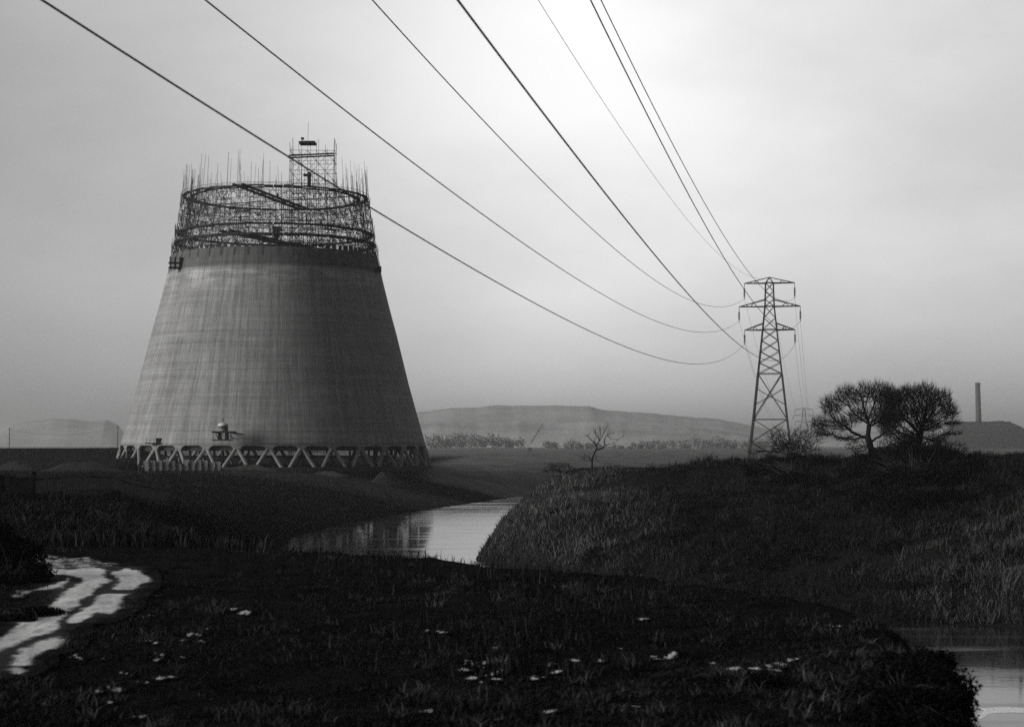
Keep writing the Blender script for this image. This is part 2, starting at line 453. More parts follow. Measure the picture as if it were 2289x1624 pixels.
TR = [
 [(310,320),(420,330),(560,325),(760,308),(845,325),(825,365),(850,400),(880,425),(830,470),(700,560),(560,660),(480,735),(455,795),(330,830),(200,890),(100,930),(0,995),(-160,1090),(-160,930),(0,850),(20,830),(140,760),(250,710),(400,650),(420,600),(500,545),(600,490),(650,425),(640,385),(560,372),(420,350)],
 [(880,330),(1000,315),(1110,328),(1160,360),(1205,395),(1180,425),(1100,462),(1060,512),(930,520),(870,505),(950,455),(945,400),(890,362)],
 [(510,742),(600,682),(720,612),(850,542),(1030,535),(1000,570),(960,600),(950,640),(885,690),(760,690),(680,730),(560,762)],
 [(170,970),(250,915),(350,872),(470,850),(512,890),(470,930),(400,960),(320,1000),(255,1040),(240,1105),(130,1117),(70,1105),(140,1020)],
 [(80,1162),(130,1148),(205,1168),(190,1192),(90,1186)],
 [(280,520),(400,470),(540,400),(560,410),(520,450),(470,500),(380,512)],
]
MUD = [[(240,225),(640,255),(940,290),(1130,325),(1215,400),(1070,530),(980,640),(890,705),(560,775),(520,890),(470,945),(260,1050),(250,1120),(60,1200),(-160,1230),(-160,900),(0,830),(140,745),(400,630),(400,560),(270,525),(430,440),(400,380),(320,310)],
       [(70,85),(190,120),(240,210),(150,200),(90,130)]]
FL = []   # (x, y, half width, half height) of pale wet flecks, picture units
for x, y, a, b in [(1240,557,22,12),(1870,655,40,14),(1940,690,34,12),(1150,716,42,9),(1500,868,22,7),(1550,880,32,12),(1190,918,34,9),(1225,945,20,8),(1440,932,30,11),(1612,945,24,11),(1232,1036,44,14),(1245,1098,36,9),(600,1054,30,9),(815,1075,24,9),(1440,1050,18,8),(1040,1170,54,10),(1265,1188,64,11),(1150,1246,60,12),(890,1300,52,14),(800,1312,40,6),(1095,1500,36,14),(860,1410,30,8),(1640,830,22,7)]:
    FL.append((x*.2821, 1180.9+.2821*y, a*.40, b*.40))
for x, y, a, b in [(1835,312,26,16),(1670,280,14,9),(1720,295,24,6),(1762,290,10,9),(1705,376,26,9),(1830,374,26,8),(1760,340,24,6),(1660,315,20,5),(2062,358,28,10),(2172,320,30,7),(2275,224,20,7),(1530,108,22,5),(1445,99,14,5),(2150,285,26,4),(1820,180,16,4),(1470,555,34,6),(1860,585,30,7),(1890,210,14,6),(2100,570,50,5)]:
    FL.append(((400+x*.4369)/1.0839, (1500+y*.4369)/1.0839, a*.62, b*.62))
for x, y, a, b in [(985,812,56,13),(1000,860,30,10),(965,830,30,10),(1135,795,36,12),(1150,828,26,11),(1090,800,30,6),(1212,750,22,6),(640,752,32,9),(560,756,40,6),(215,760,20,6),(325,775,16,6),(130,838,26,7),(40,872,26,9),(845,778,26,5),(805,762,18,5),(880,840,16,4),(1415,608,26,5),(520,580,18,4),(440,720,16,4),(400,1000,44,4)]:
    FL.append(((1280+x*.5243)/1.0839, (1200+y*.5243)/1.0839, a*.70, b*.70))
def poly_sd(poly, x, y):
    P = np.array(poly); p = np.stack([x, y], -1); d2 = np.full(x.shape, 1e18)
    for i in range(len(P)):
        a, b = P[i], P[(i+1) % len(P)]; e = b-a; w = p-a; t = np.clip((w@e)/(e@e+1e-12), 0, 1)
        d2 = np.minimum(d2, ((w-t[..., None]*e)**2).sum(-1))
    d = np.sqrt(d2); return np.where(inside(P, x, y), d, -d)
def inside(poly, x, y):
    ins = np.zeros(x.shape, bool); n = len(poly)
    for i in range(n):
        a, b = poly[i], poly[(i+1) % n]
        c = (a[1] > y) != (b[1] > y)
        ins ^= c & (x < a[0]+(y-a[1])/(b[1]-a[1]+1e-12)*(b[0]-a[0]))
    return ins
def overlay(name, az0, az1, d0, d1, naz, nd, fn, m, lift, cut=-0.02):
    """a ground sheet kept only where its mark lies; 'pale' and 'damp' fade to the soil colour at its rim"""
    A_, D_ = np.meshgrid(np.linspace(az0, az1, naz), d0*(d1/d0)**np.linspace(0, 1, nd)); x, y = A_*D_, D_
    pale, damp = fn(x.ravel(), y.ravel()); z = H(x, y)+lift
    V = np.stack([x, y, z], -1).reshape(-1, 3); keep = (np.maximum(pale, damp) > cut).reshape(nd, naz)
    ii, jj = np.nonzero(keep[:-1, :-1] | keep[1:, :-1] | keep[:-1, 1:] | keep[1:, 1:])
    q = np.stack([ii*naz+jj, ii*naz+jj+1, (ii+1)*naz+jj+1, (ii+1)*naz+jj], -1)
    u, inv = np.unique(q.ravel(), return_inverse=True); q = inv.reshape(-1, 4)
    me = np_mesh(name, V[u], None, q)
    for nm_, v_ in (('pale', pale), ('damp', damp)):
        a_ = me.attributes.new(nm_, 'FLOAT', 'POINT'); a_.data.foreach_set('value', v_[u].astype(np.float32))
    return link(name, me, m, smooth=True)
GREY = [trace(p) for p in ([(240,222),(640,250),(920,285),(760,308),(420,320),(320,312)], [(70,82),(190,118),(245,215),(150,205)], [(120,560),(280,515),(420,470),(500,450),(470,505),(380,520)])]
TRW = [trace(p) for p in TR]; MUDW = [trace(p) for p in MUD]
def f_track(x, y):
    gy = np.minimum(np.max([(poly_sd(p, x, y)+0.1)/0.4 for p in GREY], 0), 0.12)
    return np.maximum(gy, np.max([(poly_sd(p, x, y)+0.03)/0.24 for p in TRW], 0)), np.max([poly_sd(p, x, y)/0.6+0.35 for p in MUDW], 0)
SUB = []
for (fx, fy, fa, fb) in FL:
    for k in range(random.randint(4, 8)):
        sx, sy = random.gauss(0, .5), random.gauss(0, .5); w_ = random.uniform(.22, .6)
        SUB.append((fx+sx*fa, fy+sy*fb, fa*w_*random.uniform(.7, 1.5), fb*w_*random.uniform(.7, 1.3), random.uniform(-.6, .35)))
def f_fleck(x, y):
    # picture-plane extents of each fleck laid on the ground
    px = PX0+F*x/y*1.0; best = np.full(x.shape, -9.0)
    for (fx, fy, fa, fb, br) in SUB:
        c = ground_at(fx, fy); rx = fa/F*c.y; ry = max(0.08, fb/(fy-HOR)*c.y*1.0)
        k = (np.abs(x-c.x) < rx*3+1) & (np.abs(y-c.y) < ry*3)
        if not k.any(): continue
        e = np.full(x.shape, -9.0); e[k] = (1-np.hypot((x[k]-c.x-0.2*br*(y[k]-c.y))/rx/1.15, (y[k]-c.y)/ry/1.15))+br
        best = np.maximum(best, e)
    return (best-0.42)*1.1, best-0.5
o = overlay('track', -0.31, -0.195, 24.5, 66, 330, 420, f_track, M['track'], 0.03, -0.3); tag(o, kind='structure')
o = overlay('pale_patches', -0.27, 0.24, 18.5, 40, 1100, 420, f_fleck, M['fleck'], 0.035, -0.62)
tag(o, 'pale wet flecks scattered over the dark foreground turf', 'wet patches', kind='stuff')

# ------------------------------------------------------------------ grass
def blades(name, x, y, hgt, wid, lean, dry, label, cat, zoff=-0.03):
    n = len(x); z = H(x, y)+zoff
    ang = rng.uniform(0, 2*np.pi, n); fx, fy = np.cos(ang), np.sin(ang)
    la = rng.uniform(0, 2*np.pi, n); lm = lean*rng.uniform(0.2, 1.0, n)*hgt
    lx, ly = np.cos(la)*lm, np.sin(la)*lm
    P = np.zeros((n, 5, 3))
    w = wid/2
    P[:, 0] = np.stack([x-fx*w, y-fy*w, z], -1); P[:, 1] = np.stack([x+fx*w, y+fy*w, z], -1)
    mx, my, mz = x+lx*0.35, y+ly*0.35, z+hgt*0.6
    P[:, 2] = np.stack([mx+fx*w*.7, my+fy*w*.7, mz], -1); P[:, 3] = np.stack([mx-fx*w*.7, my-fy*w*.7, mz], -1)
    P[:, 4] = np.stack([x+lx, y+ly, z+hgt*(1-0.25*np.minimum(1, lm/hgt))], -1)
    o = (np.arange(n)*5)[:, None]
    me = np_mesh(name, P.reshape(-1, 3), o+np.array([[3, 2, 4]]), o+np.array([[0, 1, 2, 3]]))
    a_ = me.attributes.new('dry', 'FLOAT', 'POINT'); a_.data.foreach_set('value', np.repeat(dry, 5).astype(np.float32))
    return tag(link(name, me, M['grass']), label, cat, kind='stuff')
mudw = MUDW
def near_field(n):
    d = 18/(1-rng.random(n)*(1-18/66.0)); az = rng.uniform(-0.34, 0.34, n)
    x, y = az*d, d
    ok = river_sd(x, y) > 1.0
    for p in mudw: ok &= ~inside(p, x, y)
    return x[ok], y[ok]
x, y = near_field(230000)
clump = 0.5+0.5*wav(x, y, 1.1, 5)+0.35*wav(x, y, 3.7, 15)
keep = rng.random(len(x)) < np.clip(0.35+0.6*clump, 0.1, 1)
x, y, clump = x[keep], y[keep], clump[keep]
hg = (0.035+0.11*np.clip(clump, 0, 1.4)**1.5)*rng.uniform(0.5, 1.5, len(x))
blades('turf', x, y, hg, rng.uniform(0.012, 0.03, len(x)), 1.7, np.clip(0.12*wav(x, y, 2.3, 9)+0.06*(clump-.4)+rng.normal(0, .06, len(x)), 0, 1),
       'short dark tussocky turf covering the foreground field', 'grass')
# taller reeds on the near river edge
n = 60000; d = rng.uniform(26, 68, n); az = rng.uniform(-0.33, 0.25, n); x, y = az*d, d
sdv = river_sd(x, y); pk = np.exp(-((sdv-8.0)/2.6)**2)*np.clip(0.3+1.0*wav(x, y, 1.3, 20), 0.0, 1)*(0.25+0.75*(1-ss(az, .03, .12)))
k = (rng.random(n) < pk) & (sdv > 2)
for p in mudw: k &= ~inside(p, x, y)
x, y = x[k], y[k]
blades('reeds', x, y, rng.uniform(0.12, 0.6, len(x))*(0.7+0.6*wav(x, y, 1.2, 30))*(1-.55*ss(x/y, -.02, .10)), rng.uniform(0.015, 0.035, len(x)), 0.35,
       np.clip(rng.normal(0.04, 0.05, len(x)), 0, 1), 'tall dark reeds fringing the near river edge', 'reeds')
# rough grass on the left between track, fence and river
n = 90000; d = 60/(1-rng.random(n)*(1-60/265.)); az = rng.uniform(-0.34, -0.02, n); x, y = az*d, d
sdv = river_sd(x, y); cl = np.clip(0.5+0.7*wav(x, y, 4.5, 11), 0.05, 1); k = (sdv > 1.5) & (rng.random(n) < cl)
x, y, cl = x[k], y[k], cl[k]
blades('rough_grass', x, y, rng.uniform(0.2, 0.75, len(x))*(0.5+0.7*cl), rng.uniform(0.03, 0.07, len(x)), 0.6, np.clip(rng.normal(0.05, 0.07, len(x)), 0, 1),
       'rough dark grass between the cart track and the palisade fence', 'rough grass')
# far right bank
n = 190000; d = rng.uniform(100, 215, n); az = rng.uniform(-0.04, 0.34, n); x, y = az*d, d
sdv = river_sd(x, y)
cl = np.clip(0.42+0.85*wav(x, y, 2.6, 2)+0.5*wav(x, y, 7, 22), 0.02, 1.3)
k = (sdv > 0.2) & (x > np.interp(y, [80, 112, 172, 267], [40, 8, -8, -6])) & (rng.random(n) < cl)
x, y, cl = x[k], y[k], cl[k]
dr = np.clip(dry_haze(x, y)*1.5*rng.uniform(0.3, 1.4, len(x))+rng.normal(0.02, 0.06, len(x))+0.45*np.clip(wav(x, y, 2.4, 30)-0.22, 0, 1)*ss(wav(x, y, 11, 5), -.1, .4), 0, 1)
blades('bank_grass', x, y, rng.uniform(0.25, 0.95, len(x))*(0.45+0.6*cl), rng.uniform(0.035, 0.085, len(x)), 0.8, dr,
       'long matted tussock grass clothing the far river bank', 'bank grass')
n = 60000; d = rng.uniform(150, 275, n); az = rng.uniform(-0.03, 0.10, n); x, y = az*d, d
sdv = river_sd(x, y); cl = np.clip(0.25+0.9*wav(x, y, 1.7, 6)+.3*wav(x, y, 5, 17), 0.0, 1.2)
k = (sdv > 0.1) & (sdv < 16) & (x > np.interp(y, [80, 112, 172, 267], [40, 8, -8, -6])) & (rng.random(n) < cl); x, y, cl = x[k], y[k], cl[k]
blades('tussock_grass', x, y, rng.uniform(0.5, 1.7, len(x))*(0.25+0.8*cl), rng.uniform(0.05, 0.13, len(x)), 1.0, np.clip(dry_haze(x, y)*1.7*rng.uniform(0.3, 1.5, len(x))+rng.normal(.04, .08, len(x)), 0, 1),
       'shaggy pale tussocks overhanging the water at the nose of the far bank', 'tussocks')
n = 26000; d = rng.uniform(255, 322, n); az = rng.uniform(-0.30, 0.02, n); x, y = az*d, d
sdv = river_sd(x, y); cl = np.clip(0.4+0.7*wav(x, y, 6, 12), 0.02, 1); k = (sdv > 1) & (rng.random(n) < cl); x, y = x[k], y[k]
blades('meadow_grass', x, y, rng.uniform(0.15, 0.55, len(x)), rng.uniform(0.06, 0.14, len(x)), 0.7, np.clip(dry_haze(x, y)+rng.normal(0.03, 0.05, len(x)), 0, 1),
       'sparse meadow grass sloping from the tower down to the water', 'meadow grass')

def tufts(name, cx, cy, nb, hg, wd, rad, dr, label, cat):
    n = len(cx); x = np.repeat(cx, nb)+rng.normal(0, 1, n*nb)*rad; y = np.repeat(cy, nb)+rng.normal(0, 1, n*nb)*rad
    k = river_sd(x, y) > 0.3; sz = np.repeat(rng.uniform(.55, 1.3, n), nb)
    dry = np.clip(np.repeat(dr, nb)*rng.uniform(.3, 1.5, n*nb), 0, 1)
    blades(name, x[k], y[k], (rng.uniform(.35, 1.1, n*nb)*hg*sz)[k], (rng.uniform(.6, 1.3, n*nb)*wd)[k], 1.5, dry[k], label, cat)
n = 2600; d = 19/(1-rng.random(n)*(1-19/62.0)); az = rng.uniform(-.33, .31, n); x, y = az*d, d
k = (river_sd(x, y) > 2.5) & (rng.random(n) < np.clip(.35+.9*wav(x, y, 4, 19), .05, 1))
for p in mudw: k &= ~inside(p, x, y)
x, y = x[k], y[k]
tufts('tussocks', x, y, 34, 0.24, 0.018, 0.10, np.clip(rng.normal(.10, .12, len(x))+.14*wav(x, y, 6, 4), 0, .6), 'pale and dark grass tussocks dotting the foreground turf', 'tussocks')
n = 3800; d = rng.uniform(104, 215, n); az = rng.uniform(-.04, .33, n); x, y = az*d, d
k = (river_sd(x, y) > .3) & (x > np.interp(y, [80, 112, 172, 267], [40, 8, -8, -6])) & (rng.random(n) < np.clip(.4+.9*wav(x, y, 7, 9), .05, 1)); x, y = x[k], y[k]
tufts('bank_tussocks', x, y, 30, 1.05, 0.07, 0.36, np.clip(rng.normal(.03, .08, len(x))+1.6*dry_haze(x, y)+.10*wav(x, y, 12, 28), 0, .8), 'big shaggy grass tussocks on the face of the far bank', 'tussocks')
n = 2600; d = 62/(1-rng.random(n)*(1-62/290.0)); az = rng.uniform(-.33, .0, n); x, y = az*d, d
k = (river_sd(x, y) > 1) & (x < np.interp(y, [60, 110, 172, 267, 300], [2, -8, -14, -14, -8])) & (rng.random(n) < np.clip(.4+.9*wav(x, y, 8, 16), .05, 1)); x, y = x[k], y[k]
tufts('meadow_tussocks', x, y, 30, 0.8, 0.06, 0.34, np.clip(rng.normal(.05, .08, len(x)), 0, .6), 'dark grass tussocks on the meadow between the fence and the river', 'tussocks')

# ------------------------------------------------------------------ cooling tower
TX, TY, TG = -50.5, 381.0, 6.5
PROF_Z = [11.0, 13.3, 18, 24.1, 31, 35, 40, 45.8, 51.1, 53.6, 58, 64.0, 72, 80]
PROF_R = [32.1, 31.5, 30.15, 28.45, 26.75, 25.75, 24.4, 22.95, 21.75, 21.25, 20.45, 19.6, 19.0, 18.8]
def trad(z): return float(np.interp(z, PROF_Z, PROF_R))
FACE = math.atan2(-TY, -TX)            # direction from the tower towards the camera
tower = thing('cooling_tower', 'huge half-built concrete cooling tower standing on raking columns', 'cooling tower', (TX, TY, TG))
NS, ZR = 192, np.concatenate([np.linspace(11.0, 51.1, 60)])
mb = MB()
for z in ZR:
    r = trad(z)
    for k in range(NS):
        t = 2*math.pi*k/NS; mb.v.append((TX+r*math.cos(t), TY+r*math.sin(t), z))
for z in ZR:
    r = trad(z)-0.45
    for k in range(NS):
        t = 2*math.pi*k/NS; mb.v.append((TX+r*math.cos(t), TY+r*math.sin(t), z))
nz = len(ZR); o2 = nz*NS
for i in range(nz-1):
    for k in range(NS):
        k2 = (k+1) % NS
        mb.f.append((i*NS+k, i*NS+k2, (i+1)*NS+k2, (i+1)*NS+k))
        mb.f.append((o2+i*NS+k2, o2+i*NS+k, o2+(i+1)*NS+k, o2+(i+1)*NS+k2))
for k in range(NS):
    k2 = (k+1) % NS
    mb.f.append((k2, k, o2+k, o2+k2)); t = (nz-1)*NS
    mb.f.append((t+k, t+k2, o2+t+k2, o2+t+k))
shell = mb.build('shell', M['concrete'], tower, smooth=False)
me = shell.data
uvl = me.uv_layers.new(name='wrap')
uvs = np.zeros((len(me.loops), 2), np.float32)
for p in me.polygons:
    c = p.center; ac = math.atan2(c.y, c.x)
    for li in p.loop_indices:
        v = me.vertices[me.loops[li].vertex_index].co
        a = math.atan2(v.y, v.x)
        if a-ac > math.pi: a -= 2*math.pi
        if a-ac < -math.pi: a += 2*math.pi
        uvs[li] = (a*28.0, v.z+TG)
uvl.data.foreach_set('uv', uvs.ravel())
for p in me.polygons: p.use_smooth = abs(p.normal.z) < 0.9
NV = 32; PH = FACE-0.032
for k in range(NV):
    t0 = PH+2*math.pi*k/NV
    def pt(t, r, z): return Vector((TX+r*math.cos(t), TY+r*math.sin(t), z))
    rad_d = Vector((math.cos(t0), math.sin(t0), 0)); tan = Vector((-math.sin(t0), math.cos(t0), 0))
    mb = MB()                              # haunched head where two raking columns meet the shell
    c = pt(t0, 31.98, 0)
    pts = []
    for zz, hw in ((10.98, 1.55), (10.72, 0.95), (10.35, 0.72), (9.85, 0.55)):
        for dr, sg in ((-0.26, -1), (0.26, -1), (0.26, 1), (-0.26, 1)):
            p = c+rad_d*dr+tan*hw*sg; pts.append((p.x, p.y, zz))
    fs = [(0, 1, 2, 3), (15, 14, 13, 12)]
    for i in range(3):
        for j in range(4): fs.append((i*4+j, i*4+(j+1) % 4, (i+1)*4+(j+1) % 4, (i+1)*4+j))
    mb.add(pts, fs)
    mb.build('column_head', M['conc_leg'], tower)
    for sg in (-1, 1):
        mb = MB()
        dt = 2*math.pi/NV*0.39*sg
        mb.tube([pt(t0+0.0075*sg, 32.02, 10.3), pt(t0+dt, 33.1, 6.62)], [0.37, 0.37], 8)
        mb.build('column', M['conc_leg'], tower)
mb = MB(); mb.ring((TX, TY), 32.5, 33.8, TG-0.6, TG+0.28, 128); mb.build('plinth', M['dark_conc'], tower)
mb = MB(); mb.ring((TX, TY), 29.0, 31.2, 9.95, 10.97, 128); mb.build('ring_beam', M['dark_conc'], tower)
mb = MB(); mb.ring((TX, TY), 24.6, 25.4, 8.45, 8.75, 96)
for k in range(26):
    t = 2*math.pi*k/26; p = (TX+25*math.cos(t), TY+25*math.sin(t)); mb.box((p[0], p[1], 8.4), (0.35, 0.35, 4.6), t)
for k in range(-5, 6):
    hw = math.sqrt(28.8**2-(k*5)**2); mb.box((TX, TY+k*5, 10.4), (2*hw, 0.35, 0.8)); 
mb.build('inner_frame', M['dark_conc'], tower)

# ------------------------------------------------------------------ scaffold on the rim
sc = thing('scaffold', 'ring of tube scaffolding with plank walkways on top of the tower rim', 'scaffold', (TX, TY, 51.0))
def onring(t, r, z): return Vector((TX+r*math.cos(t), TY+r*math.sin(t), z))
NP = 48
for row, dr in ((0, 0.15), (1, -1.55)):
    for k in range(NP):
        t = FACE+2*math.pi*(k+0.5*row)/NP+random.uniform(-.006, .006)
        zt = random.choice([66.2, 67.5, 68.8, 69.6, 70.2, 71])+random.uniform(-.5, .5)
        if row == 1 and k % 3 == 0: zt = random.uniform(64.5, 68)
        lean = random.uniform(-0.35, 0.35)
        pts = []
        z0 = 49.4 if row == 0 else 51.1
        for z in (z0, 53.6, 58, 64, zt):
            pts.append(onring(t+(0.012*lean if z > 64 else 0), trad(z)+dr+(lean*0.5 if z > 64 else 0), z))
        mb = MB(); mb.tube(pts, [.055, .055, .052, .045, .028], 5); mb.build('pole', M['dark_steel'], sc)
for i, z in enumerate(np.arange(52.0, 65.9, 1.55)):
    for dr in (0.2, -1.5):
        mb = MB(); n = NP*2; pts = [onring(2*math.pi*k/n, trad(z)+dr, z+random.uniform(-.10, .10)) for k in range(n)]; pts.append(pts[0])
        mb.tube(pts, 0.046, 4, cap=False); mb.build('ledger', M['dark_steel'], sc)
mb = MB()
for k in range(NP):
    for i, z in enumerate(np.arange(51.6, 62.5, 3.1)):
        t = FACE+2*math.pi*k/NP; t2 = t+2*math.pi/NP
        if random.random() < 0.85:
            a, b = (t, t2) if (k+i) % 2 else (t2, t)
            mb.tube([onring(a, trad(z)+.2, z), onring(b, trad(z+3.1)+.2, z+3.1)], 0.036, 4)
        if random.random() < 0.8:
            a, b = (t2, t) if (k+i) % 2 else (t, t2)
            mb.tube([onring(a, trad(z)-1.5, z), onring(b, trad(z+3.1)-1.5, z+3.1)], 0.036, 4)
        if random.random() < 0.6:
            mb.tube([onring(t, trad(z)+.3, z+.8), onring(t, trad(z)-1.9, z+.8+random.uniform(-.2, .2))], 0.03, 4)
        for q_ in range(9):
            t3 = t+random.uniform(.2, .8)*2*math.pi/NP; z3 = z+random.uniform(-.3, 1.5); rr3 = random.choice([.2, -.6, -1.5, -2.2])
            mb.tube([onring(t3, trad(z3)+rr3, z3), onring(t3+random.uniform(-.12, .12), trad(z3)+rr3, z3+random.uniform(.8, 2.6))], 0.045, 4)
            z4 = z+random.uniform(-.3, 2.8); mb.tube([onring(t3, trad(z4)+rr3, z4), onring(t3+random.uniform(.03, .10), trad(z4)+rr3, z4+random.uniform(-.12, .12))], 0.05, 4)
for k in range(90):
    t3 = random.uniform(0, 6.283); z5 = random.uniform(66, 70.5); ln = random.uniform(-.02, .02)
    mb.tube([onring(t3, 20.0, 61.5), onring(t3, 19.5, 64.2), onring(t3+ln, 19.3, z5)], [.045, .04, .026], 4)
mb.build('bracing', M['dark_steel'], sc)
for (r0, r1, z, h) in ((18.9, 19.7, 63.65, 0.26), (17.25, 17.95, 63.55, 0.22), (19.75, 20.9, 55.75, 0.34), (20.1, 21.4, 53.55, 0.40)):
    mb = MB(); n = 60
    for k in range(n):
        a0 = 2*math.pi*k/n+0.004; a1 = 2*math.pi*(k+1)/n-0.004; dz = random.uniform(-.07, .07)
        mb.ring((TX, TY), r0+random.uniform(-.12, .12), r1+random.uniform(-.12, .12), z+dz, z+dz+h, 2, a0, a1)
    mb.build('walkway', M['timber'], sc)
for k in range(88):                             # formwork panels standing on the fresh rim
    t = 2*math.pi*k/88
    if random.random() < 0.9:
        mb = MB(); mb.box(onring(t, 21.52, 51.3+random.uniform(0, .3)), (0.12, random.uniform(.7, 1.3), random.uniform(0.5, 1.1)), t); mb.build('formwork_panel', M['timber'], sc)
def bridge(a, b, off, w, h, z, name, up=0.0):
    a, b = Vector(a), Vector(b)
    d = (b-a).normalized(); s_ = Vector((-d.y, d.x, 0))
    for sg in (-1, 1):
        mb = MB(); mb.beam(a+s_*off*sg, b+s_*off*sg, w); mb.build(name, M['timber'], sc)
P1 = at(531, 410, TY-19.6); P2 = at(679, 470, TY+19.3)
bridge((P1.x, P1.y, 63.95), (P2.x, P2.y, 63.95), 0.95, 0.42, 0.3, 0, 'gangway_beam')
mb = MB()
for k in range(16):
    p = Vector((P1.x, P1.y, 64)).lerp(Vector((P2.x, P2.y, 64)), (k+.5)/16); mb.box(p, (2.0, 0.08, 0.08))
mb.build('gangway_tie', M['dark_steel'], sc)
Q1 = at(450, 453, TY+8.6); Q2 = at(800, 432, TY-6.0)
bridge((Q1.x, Q1.y, 63.4), (Q2.x, Q2.y, 63.4), 0.45, 0.10, 0.1, 0, 'walkway_board')
W1 = (TX-7.8, TY-18.7, 54.6); W2 = (TX+7, TY+19, 54.6)
bridge(W1, W2, 1.1, 0.5, 0.4, 0, 'gangway_beam')
for k in range(30):
    t = random.uniform(0, 6.28); r = random.uniform(17.6, 21); z = random.choice([53.3, 54, 55.6, 57.2, 58.8, 60.4, 62])
    mb = MB(); mb.box(onring(t, r, z), (random.uniform(.3, .7), random.uniform(1.2, 4.5), 0.14), t+random.uniform(-.3, .3))
    mb.build('loose_plank', M['timber'], sc)
mb = MB()                                       # small cradle slung outside the shell on the left
pc = at(397, 588, TY-14)
for z in (0, 1.0): mb.box((pc.x, pc.y, pc.z+z-1), (3.6, 1.4, 0.28), 0.4)
for dx in (-1.5, -.5, .5, 1.5): mb.box((pc.x+dx*.92, pc.y+dx*.39, pc.z), (0.14, 1.2, 2.6), 0.4)
mb.build('cradle', M['timber'], sc)
mb = MB(); pb = at(848, 602, TY-5); mb.box(pb, (0.7, 1.6, 1.2)); mb.box((pb.x-.5, pb.y, pb.z+.1), (1.5, .5, .4)); mb.build('bracket', M['timber'], sc)
# hopper hung on the lower gangway
hp = thing('concrete_hopper', 'dark concrete hopper standing on the lower gangway inside the rim scaffold', 'hopper', (TX+0.2, TY-0.2, 54.95))
mb = MB(); c = hp.location
vs = []
for z, hw in ((0.0, 0.35), (0.9, 0.65), (2.7, 0.7)):
    for dx, dy in ((-1, -1), (1, -1), (1, 1), (-1, 1)): vs.append((c.x+dx*hw, c.y+dy*hw, c.z+z))
fs = [(3, 2, 1, 0), (8, 9, 10, 11)]
for i in range(2):
    for j in range(4): fs.append((i*4+j, i*4+(j+1) % 4, i*4+4+(j+1) % 4, i*4+4+j))
mb.add(vs, fs); mb.build('bin', M['timber'], hp)
mb = MB()
for dx in (-1, 1):
    for dy in (-1, 1): mb.tube([(c.x+dx*.75, c.y+dy*.75, c.z-.05), (c.x+dx*.75, c.y+dy*.75, c.z+3.0)], 0.06, 5)
mb.build('frame', M['dark_steel'], hp)

# ------------------------------------------------------------------ hoist tower
HX, HY = -42.9, 384.0
ht = thing('hoist_tower', 'tall slender scaffold hoist tower rising inside the cooling tower rim', 'hoist tower', (HX, HY, TG))
bx = [HX-4.7+9.4*i/5 for i in range(6)]; by = [HY-2.6, HY, HY+2.6]
for i, px_ in enumerate(bx):
    for j, py_ in enumerate(by):
        if 0 < i < 5 and j == 1: continue
        zt = random.choice([75.6, 76.4, 77, 77.8]) + random.uniform(-.3, .3)
        if (i, j) == (2, 0): zt = 80.2
        mb = MB(); mb.tube([(px_, py_, TG), (px_+random.uniform(-.1, .1), py_, 74), (px_+random.uniform(-.15, .15), py_, zt)], 0.040 if 0 < i < 5 else 0.06, 5)
        mb.build('pole', M['dark_steel'], ht)
mb = MB(); zz = TG+1.0
while zz < 76:
    for j in (0, 2):
        mb.tube([(bx[0]-.2, by[j], zz+random.uniform(-.1, .1)), (bx[-1]+.2, by[j], zz+random.uniform(-.1, .1))], 0.06, 4)
    for i in range(6): mb.tube([(bx[i], by[0]-.3, zz), (bx[i], by[2]+.3, zz)], 0.04, 4)
    zz += 2.15
mb.build('ledgers', M['dark_steel'], ht)
mb = MB(); zz = TG+1.0; s_ = 0
while zz < 74:
    for j in (0, 2):
        for i in range(0, 5, 2 if zz < 48 else 1):
            a, b = (i, i+1) if (s_+i) % 2 else (i+1, i)
            mb.tube([(bx[a], by[j], zz), (bx[b], by[j], zz+2.15)], 0.042, 4)
    zz += 2.15; s_ += 1
mb.build('bracing', M['dark_steel'], ht)
pp = at(687.5, 322, HY); mb = MB()
mb.box((pp.x, pp.y, pp.z+.12), (3.5, 3.4, 0.42)); mb.box((pp.x+.2, pp.y-.4, pp.z+.38), (2.9, 2.2, 0.1)); mb.build('top_platform', M['dark_timber'], ht)
mb = MB(); p3 = at(676, 310, HY); mb.box((p3.x, p3.y, p3.z), (0.62, 0.62, 0.45)); mb.tube([(p3.x, p3.y, pp.z+.3), (p3.x, p3.y, p3.z)], 0.035, 5); mb.build('pulley', M['dark_steel'], ht)
for yy in (345.5, 350.5):
    mb = MB(); a = at(645, yy+2.5, HY-3); b = at(746, yy-2.5, HY-3); mb.beam(a, b, 0.30); mb.build('cross_beam', M['dark_timber'], ht)
mb = MB(); p4 = at(690, 402, HY-1); mb.box((p4.x+.1, p4.y, p4.z), (0.7, 0.8, 3.2)); mb.box((p4.x-.3, p4.y, p4.z+1), (1.6, 1.0, .5)); mb.build('skip', M['dark_timber'], ht)

